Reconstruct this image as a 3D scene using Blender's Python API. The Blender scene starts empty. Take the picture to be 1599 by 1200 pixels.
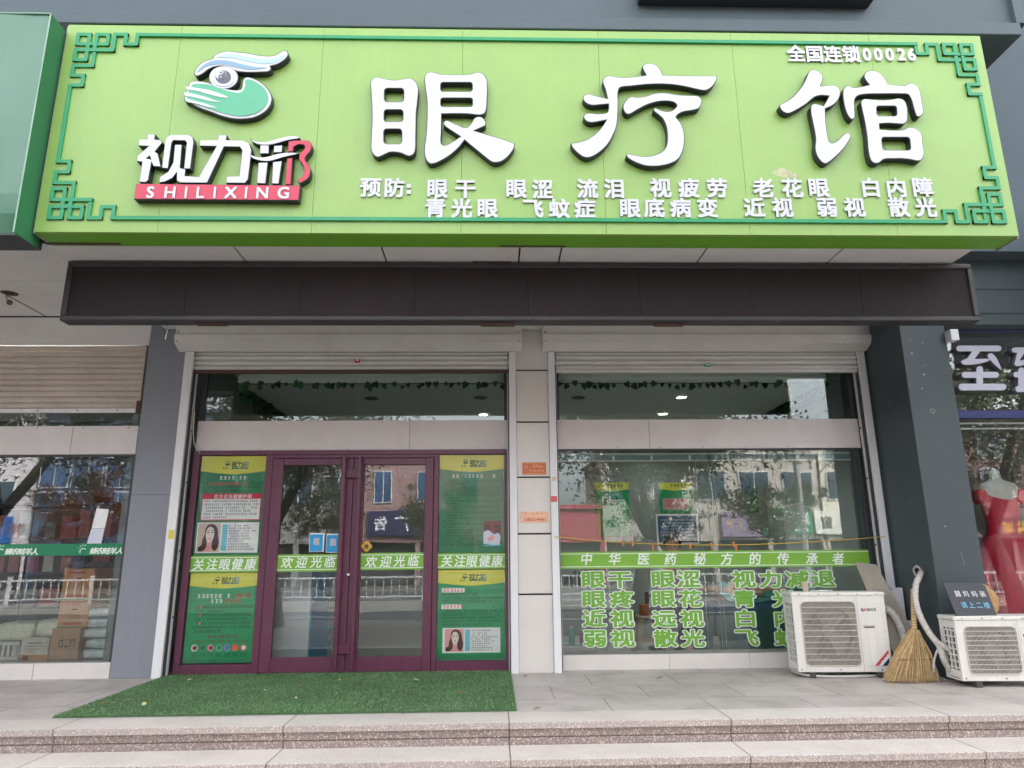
import bpy, math, random
from mathutils import Vector, Matrix

sc = bpy.context.scene
COL = sc.collection
R = math.radians
rng = random.Random(7)

# ------------------------------------------------------------------ camera
FPX, PITCH, YAW, ROLL = 1097.4, R(13.81), R(1.676), R(-0.511)
CAM = Vector((-0.435, -7.441, 1.121))
FW = Vector((math.sin(YAW) * math.cos(PITCH), math.cos(YAW) * math.cos(PITCH), math.sin(PITCH)))
RT = Vector((math.cos(YAW), -math.sin(YAW), 0.0))
UP = RT.cross(FW)
RT, UP = math.cos(ROLL) * RT + math.sin(ROLL) * UP, math.cos(ROLL) * UP - math.sin(ROLL) * RT
cd = bpy.data.cameras.new('camera')
cam = bpy.data.objects.new('camera', cd)
COL.objects.link(cam)
cd.sensor_width = 36.0
cd.lens = 36.0 * FPX / 1599.0
cd.clip_start, cd.clip_end = 0.05, 2000.0
cam.matrix_world = Matrix.Translation(CAM) @ Matrix((RT, UP, -FW)).transposed().to_4x4()
sc.camera = cam

# ------------------------------------------------------------------ daylight
SUN_EL, SUN_AZ = R(43), R(42)
w = bpy.data.worlds.new('World')
sc.world = w
w.use_nodes = True
nt = w.node_tree
bg = nt.nodes['Background']
sky = nt.nodes.new('ShaderNodeTexSky')
sky.sky_type = 'NISHITA'
sky.sun_disc = False
sky.sun_elevation, sky.sun_rotation = SUN_EL, SUN_AZ
sky.air_density, sky.dust_density, sky.ozone_density = 1.0, 6.0, 1.0
hs = nt.nodes.new('ShaderNodeHueSaturation')
hs.inputs['Saturation'].default_value = 0.22
nt.links.new(sky.outputs['Color'], hs.inputs['Color'])
nt.links.new(hs.outputs['Color'], bg.inputs['Color'])
bg.inputs['Strength'].default_value = 0.15
ld = bpy.data.lights.new('sun', 'SUN')
ld.energy, ld.angle, ld.color = 0.5, R(14), (1.0, 0.96, 0.91)
sun = bpy.data.objects.new('sun', ld)
COL.objects.link(sun)
sdir = Vector((math.sin(SUN_AZ) * math.cos(SUN_EL), math.cos(SUN_AZ) * math.cos(SUN_EL), math.sin(SUN_EL)))
sun.rotation_euler = (-sdir).to_track_quat('-Z', 'Y').to_euler()
sc.view_settings.view_transform = 'Standard'
sc.view_settings.look = 'None'
sc.view_settings.exposure = 3.1
sc.view_settings.gamma = 1.0
sc.cycles.max_bounces = 8
sc.cycles.diffuse_bounces = 4
sc.cycles.transparent_max_bounces = 12
sc.cycles.use_denoising = True
sc.cycles.sample_clamp_indirect = 6.0
sc.cycles.caustics_reflective = False
sc.cycles.caustics_refractive = False


# ------------------------------------------------------------------ helpers
def at(px, py, Y):
    """point of the plane Y = const seen at photograph pixel (px, py)"""
    v = FW + RT * ((px - 799.5) / FPX) - UP * ((py - 600.0) / FPX)
    return CAM + v * ((Y - CAM.y) / v.y)


def onz(px, py, Z):
    v = FW + RT * ((px - 799.5) / FPX) - UP * ((py - 600.0) / FPX)
    return CAM + v * ((Z - CAM.z) / v.z)


def lin(c):
    out = []
    for x in c[:3]:
        x /= 255.0
        out.append(x / 12.92 if x <= 0.04045 else ((x + 0.055) / 1.055) ** 2.4)
    return tuple(out) + (1.0,)


class MB:
    """collects faces that become one mesh object"""
    def __init__(s):
        s.v, s.f, s.m = [], [], []

    def add(s, vs, fs, m=0):
        o = len(s.v)
        s.v += [tuple(p) for p in vs]
        for f in fs:
            s.f.append([i + o for i in f])
        s.m += list(m) if isinstance(m, (list, tuple)) else [m] * len(fs)
        return s

    def box(s, x0, x1, y0, y1, z0, z1, m=0, bev=0.0):
        if x0 > x1: x0, x1 = x1, x0
        if y0 > y1: y0, y1 = y1, y0
        if z0 > z1: z0, z1 = z1, z0
        if bev <= 0:
            v = [(x, y, z) for z in (z0, z1) for y in (y0, y1) for x in (x0, x1)]
            return s.add(v, [(0, 2, 3, 1), (4, 5, 7, 6), (0, 1, 5, 4), (2, 6, 7, 3), (0, 4, 6, 2), (1, 3, 7, 5)], m)
        b = bev
        v, idx = [], {}
        for iz, z in enumerate((z0, z1)):
            for iy, y in enumerate((y0, y1)):
                for ix, x in enumerate((x0, x1)):
                    sx, sy, sz = (1 - 2 * ix) * b, (1 - 2 * iy) * b, (1 - 2 * iz) * b
                    for k, p in enumerate(((x, y + sy, z + sz), (x + sx, y, z + sz), (x + sx, y + sy, z))):
                        idx[ix, iy, iz, k] = len(v)
                        v.append(p)
        fs = []
        I = lambda *a: idx[a]
        for i in (0, 1):
            fs.append([I(i, 0, 0, 0), I(i, 1, 0, 0), I(i, 1, 1, 0), I(i, 0, 1, 0)][::(1 if i else -1)])
            fs.append([I(0, i, 0, 1), I(1, i, 0, 1), I(1, i, 1, 1), I(0, i, 1, 1)][::(-1 if i else 1)])
            fs.append([I(0, 0, i, 2), I(1, 0, i, 2), I(1, 1, i, 2), I(0, 1, i, 2)][::(1 if i else -1)])
        for a in (0, 1):
            for c in (0, 1):
                fs.append([I(0, a, c, 1), I(1, a, c, 1), I(1, a, c, 2), I(0, a, c, 2)])
                fs.append([I(a, 0, c, 0), I(a, 1, c, 0), I(a, 1, c, 2), I(a, 0, c, 2)])
                fs.append([I(a, c, 0, 0), I(a, c, 1, 0), I(a, c, 1, 1), I(a, c, 0, 1)])
                for e in (0, 1):
                    fs.append([I(a, c, e, 0), I(a, c, e, 1), I(a, c, e, 2)])
        return s.add(v, fs, m)

    def quad(s, a, b, c, d, m=0):
        return s.add([a, b, c, d], [(0, 1, 2, 3)], m)

    def slab(s, pts, n, m=0):
        """polygon pts (3-D loop) thickened along vector n"""
        k = len(pts)
        n = Vector(n)
        v = [Vector(p) for p in pts] + [Vector(p) + n for p in pts]
        f = [list(range(k))[::-1], list(range(k, 2 * k))]
        f += [(i, (i + 1) % k, (i + 1) % k + k, i + k) for i in range(k)]
        return s.add(v, f, m)

    def tube(s, path, r, n=8, m=0, cap=True):
        P = [Vector(p) for p in path]
        rs = r if isinstance(r, (list, tuple)) else [r] * len(P)
        o = len(s.v)
        ref = None
        for i, p in enumerate(P):
            t = (P[min(i + 1, len(P) - 1)] - P[max(i - 1, 0)]).normalized()
            if ref is None:
                ref = t.orthogonal().normalized()
            ref = (ref - t * ref.dot(t)).normalized()
            b = t.cross(ref)
            for k in range(n):
                a = 2 * math.pi * k / n
                s.v.append(tuple(p + (ref * math.cos(a) + b * math.sin(a)) * rs[i]))
        for i in range(len(P) - 1):
            for k in range(n):
                s.f.append([o + i * n + k, o + i * n + (k + 1) % n, o + (i + 1) * n + (k + 1) % n, o + (i + 1) * n + k])
                s.m.append(m)
        if cap:
            s.f.append([o + k for k in range(n)][::-1]); s.m.append(m)
            s.f.append([o + (len(P) - 1) * n + k for k in range(n)]); s.m.append(m)
        return s

    def cyl(s, c, r, h, n=20, axis='z', m=0, r2=None):
        c = Vector(c)
        d = {'x': Vector((1, 0, 0)), 'y': Vector((0, 1, 0)), 'z': Vector((0, 0, 1))}[axis]
        return s.tube([c, c + d * h], [r, r if r2 is None else r2], n, m)

    def lathe(s, c, prof, n=20, m=0):
        o = len(s.v)
        for r, z in prof:
            for k in range(n):
                a = 2 * math.pi * k / n
                s.v.append((c[0] + r * math.cos(a), c[1] + r * math.sin(a), c[2] + z))
        for i in range(len(prof) - 1):
            for k in range(n):
                s.f.append([o + i * n + k, o + i * n + (k + 1) % n, o + (i + 1) * n + (k + 1) % n, o + (i + 1) * n + k])
                s.m.append(m)
        return s

    def sphere(s, c, r, n=12, m=0, sq=(1, 1, 1)):
        o = len(s.v)
        rows = n // 2
        for i in range(rows + 1):
            t = math.pi * i / rows
            for k in range(n):
                a = 2 * math.pi * k / n
                s.v.append((c[0] + sq[0] * r * math.sin(t) * math.cos(a), c[1] + sq[1] * r * math.sin(t) * math.sin(a), c[2] + sq[2] * r * math.cos(t)))
        for i in range(rows):
            for k in range(n):
                s.f.append([o + i * n + k, o + i * n + (k + 1) % n, o + (i + 1) * n + (k + 1) % n, o + (i + 1) * n + k])
                s.m.append(m)
        return s


def obj(name, mb, mats, parent=None, smooth=False, label=None):
    """links mb as ONE mesh object; its vertices are world coordinates"""
    me = bpy.data.meshes.new(name)
    me.from_pydata(mb.v, [], mb.f)
    for m in (mats if isinstance(mats, (list, tuple)) else [mats]):
        me.materials.append(m)
    me.polygons.foreach_set('material_index', mb.m)
    if smooth:
        me.polygons.foreach_set('use_smooth', [True] * len(mb.f))
    me.update()
    o = bpy.data.objects.new(name, me)
    COL.objects.link(o)
    if parent is not None:
        o.parent = parent
        o.matrix_parent_inverse = Matrix.Identity(4)
        p, off = parent, Vector((0, 0, 0))
        while p is not None:
            off += p.location
            p = p.parent
        o.location = -off
    if label:
        o['label'] = label
    return o


def tag(o, label, cat, group=None):
    o['label'] = label
    o['category'] = cat
    if group:
        o['group'] = group
    return o


def thing(name, label, cat, loc, group=None):
    o = bpy.data.objects.new(name, None)
    o.empty_display_size = 0.1
    COL.objects.link(o)
    o.location = loc
    return tag(o, label, cat, group)


def solo(name, mb, mats, label, cat, group=None, smooth=False):
    return tag(obj(name, mb, mats, None, smooth), label, cat, group)


def struct(name, mb, mats):
    o = obj(name, mb, mats)
    o['kind'] = 'structure'
    return o


# ------------------------------------------------------------------ materials
def mat(name, col, rough=0.6, var=0.08, scale=6.0, bump=0.0, bscale=60.0, metal=0.0, spec=0.5, dirt=0.0, dirtcol=(90, 80, 70),
        streak=False, speck=None, tint2=None, coat=0.0):
    m = bpy.data.materials.new(name)
    m.use_nodes = True
    t = m.node_tree
    b = t.nodes['Principled BSDF']
    b.inputs['Roughness'].default_value = rough
    b.inputs['Metallic'].default_value = metal
    b.inputs['Specular IOR Level'].default_value = spec
    b.inputs['Coat Weight'].default_value = coat
    tc = t.nodes.new('ShaderNodeTexCoord')
    c = lin(col)
    n = t.nodes.new('ShaderNodeTexNoise')
    n.inputs['Scale'].default_value = scale
    n.inputs['Detail'].default_value = 5
    n.inputs['Roughness'].default_value = 0.65
    t.links.new(tc.outputs['Object'], n.inputs['Vector'])
    r = t.nodes.new('ShaderNodeValToRGB')
    c2 = lin(tint2) if tint2 else c
    r.color_ramp.elements[0].position, r.color_ramp.elements[1].position = 0.3, 0.7
    r.color_ramp.elements[0].color = tuple(x * (1 - var) for x in c[:3]) + (1,)
    r.color_ramp.elements[1].color = tuple(min(1, x * (1 + var)) for x in c2[:3]) + (1,)
    t.links.new(n.outputs['Fac'], r.inputs['Fac'])
    out = r.outputs['Color']
    if speck:
        for scol, sscale, lo, hi in speck:
            n2 = t.nodes.new('ShaderNodeTexNoise')
            n2.inputs['Scale'].default_value = sscale
            n2.inputs['Detail'].default_value = 2
            t.links.new(tc.outputs['Object'], n2.inputs['Vector'])
            mr = t.nodes.new('ShaderNodeMapRange')
            mr.inputs['From Min'].default_value, mr.inputs['From Max'].default_value = lo, hi
            t.links.new(n2.outputs['Fac'], mr.inputs['Value'])
            mx = t.nodes.new('ShaderNodeMix')
            mx.data_type = 'RGBA'
            t.links.new(mr.outputs['Result'], mx.inputs[0])
            t.links.new(out, mx.inputs[6])
            mx.inputs[7].default_value = lin(scol)
            out = mx.outputs[2]
    if dirt > 0:
        mp = t.nodes.new('ShaderNodeMapping')
        mp.inputs['Scale'].default_value = (9, 9, 0.9) if streak else (1, 1, 1)
        t.links.new(tc.outputs['Object'], mp.inputs['Vector'])
        n3 = t.nodes.new('ShaderNodeTexNoise')
        n3.inputs['Scale'].default_value = 2.2
        n3.inputs['Detail'].default_value = 8
        n3.inputs['Roughness'].default_value = 0.7
        t.links.new(mp.outputs['Vector'], n3.inputs['Vector'])
        mr = t.nodes.new('ShaderNodeMapRange')
        mr.inputs['From Min'].default_value, mr.inputs['From Max'].default_value = 0.45, 0.8
        mr.inputs['To Max'].default_value = dirt
        t.links.new(n3.outputs['Fac'], mr.inputs['Value'])
        mx = t.nodes.new('ShaderNodeMix')
        mx.data_type = 'RGBA'
        t.links.new(mr.outputs['Result'], mx.inputs[0])
        t.links.new(out, mx.inputs[6])
        mx.inputs[7].default_value = lin(dirtcol)
        out = mx.outputs[2]
    t.links.new(out, b.inputs['Base Color'])
    if bump > 0:
        nb = t.nodes.new('ShaderNodeTexNoise')
        nb.inputs['Scale'].default_value = bscale
        nb.inputs['Detail'].default_value = 4
        t.links.new(tc.outputs['Object'], nb.inputs['Vector'])
        bp = t.nodes.new('ShaderNodeBump')
        bp.inputs['Strength'].default_value = bump
        bp.inputs['Distance'].default_value = 0.01
        t.links.new(nb.outputs['Fac'], bp.inputs['Height'])
        t.links.new(bp.outputs['Normal'], b.inputs['Normal'])
    return m


def emit(name, col, s):
    m = bpy.data.materials.new(name)
    m.use_nodes = True
    b = m.node_tree.nodes['Principled BSDF']
    b.inputs['Base Color'].default_value = lin(col)
    b.inputs['Emission Color'].default_value = lin(col)
    b.inputs['Emission Strength'].default_value = s
    return m


def glass_mat(name, tint, boost=1.6, base=0.03):
    m = bpy.data.materials.new(name)
    m.use_nodes = True
    t = m.node_tree
    t.nodes.remove(t.nodes['Principled BSDF'])
    out = t.nodes['Material Output']
    tr = t.nodes.new('ShaderNodeBsdfTransparent')
    tr.inputs['Color'].default_value = tint + (1,)
    gl = t.nodes.new('ShaderNodeBsdfGlossy')
    gl.inputs['Roughness'].default_value = 0.0
    gl.inputs['Color'].default_value = (0.96, 0.98, 1.0, 1)
    fr = t.nodes.new('ShaderNodeFresnel')
    fr.inputs['IOR'].default_value = 1.5
    ma = t.nodes.new('ShaderNodeMath')
    ma.operation = 'MULTIPLY_ADD'
    ma.use_clamp = True
    ma.inputs[1].default_value, ma.inputs[2].default_value = boost, base
    t.links.new(fr.outputs['Fac'], ma.inputs[0])
    mx = t.nodes.new('ShaderNodeMixShader')
    t.links.new(ma.outputs[0], mx.inputs['Fac'])
    t.links.new(tr.outputs['BSDF'], mx.inputs[1])
    t.links.new(gl.outputs['BSDF'], mx.inputs[2])
    t.links.new(mx.outputs['Shader'], out.inputs['Surface'])
    # a pane's own faint waviness bends its reflections a little
    tc = t.nodes.new('ShaderNodeTexCoord')
    nb = t.nodes.new('ShaderNodeTexNoise')
    nb.inputs['Scale'].default_value = 1.1
    t.links.new(tc.outputs['Object'], nb.inputs['Vector'])
    bp = t.nodes.new('ShaderNodeBump')
    bp.inputs['Strength'].default_value = 0.05
    bp.inputs['Distance'].default_value = 0.02
    t.links.new(nb.outputs['Fac'], bp.inputs['Height'])
    t.links.new(bp.outputs['Normal'], gl.inputs['Normal'])
    return m


GREEN = mat('sign_green', (138, 175, 84), 0.40, 0.04, 3, dirt=0.2, dirtcol=(118, 142, 84), streak=True, spec=0.75, bump=0.06, bscale=1.6)
GREENSHADED = mat('sign_green_shaded', (112, 172, 52), 0.45, 0.05, 3, dirt=0.15)  # same green as the face, with the underside's shade put into the colour
TRIM = mat('trim_green', (0, 142, 86), 0.3, 0.05, 9, spec=0.6)
WHITE = mat('white_acrylic', (204, 204, 208), 0.35, 0.02, 3, dirt=.15, dirtcol=(186, 186, 186), streak=True)
BLACKL = mat('letter_return_black', (38, 40, 46), 0.45, 0.1, 8)
RIM = mat('letter_rim', (30, 32, 36), 0.5)
PINK = mat('logo_red', (200, 60, 84), 0.4, 0.03)
TEALG = mat('logo_green', (88, 172, 134), 0.4, 0.03)
PALEBLUE = mat('logo_pale_blue', (168, 206, 220), 0.4, 0.02)
SLATE = mat('logo_slate', (126, 160, 184), 0.4, 0.03)
LAV = mat('logo_lavender', (208, 210, 232), 0.4, 0.02)
CHAR = mat('logo_charcoal', (92, 94, 104), 0.4, 0.03)
BEIGE = mat('beige_panel', (214, 208, 206), 0.5, 0.03, 2.5, dirt=0.25, dirtcol=(160, 150, 144), bump=0.05, bscale=3)
SOFF = mat('soffit_panel', (220, 219, 217), 0.55, 0.03, 2, dirt=0.22, dirtcol=(166, 160, 154))
CREAM = mat('shutter_cream', (214, 212, 208), 0.45, 0.03, 4, dirt=0.3, dirtcol=(156, 146, 138))
JAMB = mat('white_rail', (226, 226, 228), 0.45, 0.03, 3, dirt=0.2, dirtcol=(170, 160, 150), streak=True)
TILE = mat('pillar_tile', (216, 212, 206), 0.3, 0.03, 3, dirt=0.12, dirtcol=(170, 160, 150))
JOINT = mat('dark_joint', (24, 20, 18), 0.8)
RUST = mat('rust', (86, 64, 56), 0.8, 0.3, 30)
GREY = mat('grey_pillar', (132, 135, 143), 0.5, 0.04, 2, bump=0.05, bscale=2, dirt=.25, dirtcol=(112, 112, 116), streak=True)
TEALDK = mat('dark_teal_paint', (64, 75, 79), 0.5, 0.08, 2, dirt=0.15, dirtcol=(96, 104, 104), bump=0.04)
SLAB = mat('slate_blue_paint', (78, 91, 96), 0.65, 0.06, 1.5, dirt=0.3, dirtcol=(84, 96, 104), bump=0.1, streak=True)
PURPLE = mat('purple_frame', (96, 48, 70), 0.36, 0.06, 3, spec=0.5, dirt=.25, dirtcol=(120, 88, 96), streak=True)
PURPLED = mat('purple_handle', (92, 44, 66), 0.3, 0.05, 3)
DARKG = mat('dark_grey_metal', (56, 60, 66), 0.45, 0.1)
NAVY = mat('navy_frame', (40, 48, 104), 0.4, 0.05)
GLASS = glass_mat('window_glass', (0.90, 0.94, 0.92), 1.55, 0.0)
GLASSD = glass_mat('door_glass', (0.91, 0.94, 0.935), 1.5, 0.0)
GLASSP = glass_mat('poster_glass', (0.98, 0.99, 0.985), 0.4, 0.0)
GLASSL = glass_mat('neighbour_glass', (0.93, 0.96, 0.95), 1.25, 0.0)
GLASSR = glass_mat('dress_shop_glass', (0.95, 0.97, 0.96), 0.9, 0.0)
WHITEW = mat('interior_white', (228, 232, 228), 0.7, 0.03)
FLOORI = mat('interior_floor', (196, 192, 186), 0.3, 0.05)
PAPER = mat('white_paper', (232, 232, 230), 0.6, 0.02)
BLACK = mat('black_ink', (30, 32, 34), 0.6, 0.05)
BAND = mat('band_green', (122, 178, 58), 0.4, 0.03)
DECAL = mat('decal_green', (112, 168, 58), 0.5, 0.02)
DECALW = mat('decal_white', (232, 240, 232), 0.5, 0.02)
YELLOW = mat('poster_yellow', (216, 214, 84), 0.4, 0.03)
PGREEN = mat('poster_green', (14, 146, 88), 0.35, 0.03)
PGREEN2 = mat('poster_dark_green', (40, 126, 84), 0.35, 0.03)
INKG = mat('poster_ink', (8, 44, 32), 0.5, 0.05)
INKT = mat('poster_teal_ink', (20, 120, 140), 0.5, 0.05)
RED = mat('red_print', (206, 40, 66), 0.5, 0.04)
CYAN = mat('cyan_print', (92, 190, 208), 0.5, 0.04)
SKIN = mat('skin', (226, 178, 152), 0.5, 0.04)
SKINP = mat('printed_skin', (232, 214, 200), 0.5, 0.03)
HAIRP = mat('printed_hair', (66, 40, 38), 0.5, 0.1)
ROSE = mat('printed_rose', (226, 158, 150), 0.5, 0.04)
TAN = mat('printed_tan', (206, 186, 158), 0.5, 0.04)


# ------------------------------------------------------------------ glyphs and flat shapes
_gc = {}


def glyph(ch, off=0.0, res=4):
    k = (ch, off)
    if k not in _gc:
        c = bpy.data.curves.new('t', 'FONT')
        c.body = ch
        c.resolution_u = res
        c.extrude = 0.5
        c.offset = off
        o = bpy.data.objects.new('t', c)
        COL.objects.link(o)
        bpy.context.view_layer.update()
        me = bpy.data.meshes.new_from_object(o.evaluated_get(bpy.context.evaluated_depsgraph_get()))
        vs = [tuple(v.co) for v in me.vertices]
        fs = [tuple(p.vertices) for p in me.polygons]
        nz = [p.normal.z for p in me.polygons]
        bpy.data.objects.remove(o)
        bpy.data.curves.remove(c)
        bpy.data.meshes.remove(me)
        _gc[k] = (vs, fs, nz)
    return _gc[k]


def put(mb, ch, X, Z, Y, w, h, d=0.002, off=0.0, m=(0, 0), shear=0.0, cx=0.5, cy=0.38, ring=4):
    """glyph ch centred at X, Z on the plane Y, facing -Y; front face material m[0], sides m[1];
    off thickens the strokes (fraction of the em) by fanned copies a hair apart in depth"""
    vs, fs, nz = glyph(ch)
    keep = [i for i in range(len(fs)) if nz[i] > -0.5]
    offs = [(0, 0)] if off == 0 else [(off * math.cos(6.2832 * (k + .5) / ring), off * math.sin(6.2832 * (k + .5) / ring)) for k in range(ring)]
    for j, (ox, oy) in enumerate(offs):
        e = 0.00025 * j
        P = [(X + (x + ox - cx) * w + (y + oy - cy) * h * shear, Y - (z + 0.5) * (d + e), Z + (y + oy - cy) * h) for x, y, z in vs]
        mb.add(P, [fs[i] for i in keep], [m[0] if nz[i] > 0.5 else m[1] for i in keep])


def latin(ch):
    vs = glyph(ch)[0]
    xs = [v[0] for v in vs]
    ys = [v[1] for v in vs]
    return (min(xs) + max(xs)) / 2, (min(ys) + max(ys)) / 2


def putpx(mb, ch, px, py, wpx, hpx, Y, **k):
    """the same, centred where the photograph shows it on plane Y; wpx, hpx the size there"""
    p = at(px, py, Y)
    s = (at(px + 10, py, Y) - at(px - 10, py, Y)).x / 20
    t = (at(px, py - 10, Y) - at(px, py + 10, Y)).z / 20
    if ord(ch) < 256:
        k['cx'], k['cy'] = latin(ch)
    put(mb, ch, p.x, p.z, Y, wpx * s, hpx * t, **k)


def smooth_loop(pts, n=6):
    """closed curve through pts (x, y[, 1 = corner])"""
    out = []
    k = len(pts)
    for i in range(k):
        p0, p1, p2, p3 = (pts[(i + j) % k] for j in (-1, 0, 1, 2))
        c1, c2 = len(p1) > 2, len(p2) > 2
        v = lambda p: Vector((p[0], p[1]))
        a, b = v(p1), v(p2)
        L = (b - a).length
        def tang(pp, pm, pn):
            d1, d2 = (v(pm) - v(pp)).length, (v(pn) - v(pm)).length
            t = (v(pn) - v(pp)) / max(d1 + d2, 1e-9)
            return t * L
        m1 = (b - a) if c1 else tang(p0, p1, p2)
        m2 = (b - a) if c2 else tang(p1, p2, p3)
        for s in range(n):
            t = s / n
            h = (2 * t ** 3 - 3 * t ** 2 + 1, t ** 3 - 2 * t ** 2 + t, -2 * t ** 3 + 3 * t ** 2, t ** 3 - t ** 2)
            q = a * h[0] + m1 * h[1] + b * h[2] + m2 * h[3]
            out.append((q.x, q.y))
    return out


def sharp(pts):
    return [(p[0], p[1], 1) for p in pts]


def rrect(x0, y0, x1, y1, r, sk=0.0):
    """rounded rectangle outline; sk slides the bottom"""
    o = []
    for cx, cy, a0 in ((x1 - r, y0 + r, -90), (x1 - r, y1 - r, 0), (x0 + r, y1 - r, 90), (x0 + r, y0 + r, 180)):
        for i in range(4):
            a = R(a0 + i * 30)
            x, y = cx + r * math.cos(a), cy + r * math.sin(a)
            o.append((x + sk * (y - y0) / max(y1 - y0, 1e-9), y))
    return o


def fill(loops, off=0.0):
    """triangulated flat fill (even-odd) of 2-D loops, grown by off -> verts, faces, border loops"""
    c = bpy.data.curves.new('s', 'CURVE')
    c.dimensions = '2D'
    c.fill_mode = 'BOTH'
    c.extrude = 0.5
    c.offset = off
    for lp in loops:
        s = c.splines.new('POLY')
        s.points.add(len(lp) - 1)
        for i, p in enumerate(lp):
            s.points[i].co = (p[0], p[1], 0, 1)
        s.use_cyclic_u = True
    o = bpy.data.objects.new('s', c)
    COL.objects.link(o)
    bpy.context.view_layer.update()
    me = bpy.data.meshes.new_from_object(o.evaluated_get(bpy.context.evaluated_depsgraph_get()))
    vs = [tuple(v.co) for v in me.vertices]
    fs = [tuple(p.vertices) for p in me.polygons]
    nz = [p.normal.z for p in me.polygons]
    bpy.data.objects.remove(o)
    bpy.data.curves.remove(c)
    bpy.data.meshes.remove(me)
    return vs, fs, nz


def shape(mb, loops, Y, d, off=0.0, m=(0, 0)):
    """loops of (X, Z) on plane Y raised by d towards -Y"""
    vs, fs, nz = fill(loops, off)
    P = [(x, Y - (z + 0.5) * d, y) for x, y, z in vs]
    keep = [i for i in range(len(fs)) if nz[i] > -0.5]
    mb.add(P, [fs[i] for i in keep], [m[0] if nz[i] > 0.5 else m[1] for i in keep])


def px_loops(loops, org, k, Y):
    """loops traced on an enlargement (origin org, factor k) -> metres on the plane Y"""
    out = []
    for lp in loops:
        q = [at(org[0] + p[0] / k, org[1] + p[1] / k, Y) for p in lp]
        out.append([(v.x, v.z) for v in q])
    return out


# ================================================================== the setting
def brick_mat(name, c1, c2, cm, bw, rh, mortar, rough=0.55, speck=(), offset=0.5, vertical=False, dirt=0.3, bump=0.0):
    m = mat(name, c1, rough, 0.05, 1.4, speck=speck, dirt=dirt, dirtcol=(118, 108, 102))
    t = m.node_tree
    b = t.nodes['Principled BSDF']
    src = b.inputs['Base Color'].links[0].from_socket
    br = t.nodes.new('ShaderNodeTexBrick')
    br.offset = offset
    br.inputs['Scale'].default_value = 1.0
    br.inputs['Brick Width'].default_value, br.inputs['Row Height'].default_value = bw, rh
    br.inputs['Mortar Size'].default_value = mortar
    br.inputs['Mortar Smooth'].default_value = 0.1
    br.inputs['Color1'].default_value = (1, 1, 1, 1)
    br.inputs['Color2'].default_value = tuple(a / max(c, 1e-4) for a, c in zip(lin(c2)[:3], lin(c1)[:3])) + (1,)
    br.inputs['Mortar'].default_value = tuple(a / max(c, 1e-4) for a, c in zip(lin(cm)[:3], lin(c1)[:3])) + (1,)
    tc = t.nodes.new('ShaderNodeTexCoord')
    mp = t.nodes.new('ShaderNodeMapping')
    if vertical:
        mp.inputs['Rotation'].default_value = (R(-90), 0, 0)
    mp.inputs['Location'].default_value = (0.32, 0.1, 0)
    t.links.new(tc.outputs['Object'], mp.inputs['Vector'])
    t.links.new(mp.outputs['Vector'], br.inputs['Vector'])
    mx = t.nodes.new('ShaderNodeMix')
    mx.data_type = 'RGBA'
    mx.blend_type = 'MULTIPLY'
    mx.inputs[0].default_value = 1.0
    t.links.new(src, mx.inputs[6])
    t.links.new(br.outputs['Color'], mx.inputs[7])
    t.links.new(mx.outputs[2], b.inputs['Base Color'])
    return m


PAVE = brick_mat('granite_pavers', (192, 184, 178), (183, 175, 169), (112, 103, 96), 0.78, 0.62, 0.004, 0.5,
                 speck=[((164, 150, 144), 150, 0.52, 0.75), ((220, 212, 206), 190, 0.55, 0.8)], dirt=0.65)
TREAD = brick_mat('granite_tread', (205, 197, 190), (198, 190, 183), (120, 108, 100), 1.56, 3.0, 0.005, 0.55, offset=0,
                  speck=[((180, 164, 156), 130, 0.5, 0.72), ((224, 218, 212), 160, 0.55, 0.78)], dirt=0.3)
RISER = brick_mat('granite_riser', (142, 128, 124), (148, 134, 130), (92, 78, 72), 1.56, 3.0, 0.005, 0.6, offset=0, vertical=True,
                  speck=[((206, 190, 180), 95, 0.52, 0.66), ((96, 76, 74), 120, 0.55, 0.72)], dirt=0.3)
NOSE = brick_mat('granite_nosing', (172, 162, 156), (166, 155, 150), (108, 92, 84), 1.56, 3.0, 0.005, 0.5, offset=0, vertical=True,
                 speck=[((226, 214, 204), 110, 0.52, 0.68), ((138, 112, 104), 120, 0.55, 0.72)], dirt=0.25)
ASPH = mat('asphalt', (66, 66, 69), 0.85, 0.1, 3, bump=0.2)
SIDEW = brick_mat('street_pavers', (112, 108, 104), (104, 100, 97), (76, 72, 70), 0.4, 0.2, 0.006, 0.8)

mb = MB().box(-11, 11, -40, 40, -0.92, -0.62)
struct('ground', mb, ASPH)
mb = MB().box(-40, 40, -11.2, -2.78, -0.75, -0.45)
struct('sidewalk', mb, SIDEW)
mb = MB().box(-90, 90, -31.0, -11.35, -0.9, -0.61)
struct('road', mb, ASPH)
mb = MB()
for i in range(-9, 10):
    mb.box(i * 6 - 1.5, i * 6 + 1.5, -15.0, -14.86, -0.61, -0.606)
    mb.box(i * 6 - 1.5, i * 6 + 1.5, -25.0, -24.86, -0.61, -0.606)
struct('road_markings', mb, mat('road_paint', (206, 206, 200), 0.7, 0.1, 20))
mb = MB().box(-60, 60, -11.35, -11.2, -0.75, -0.44)
struct('kerb', mb, mat('kerb_stone', (150, 146, 140), 0.8, 0.1))
mb = MB().box(-60, 60, -36.0, -31.0, -0.75, -0.5)
struct('far_sidewalk', mb, SIDEW)

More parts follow.
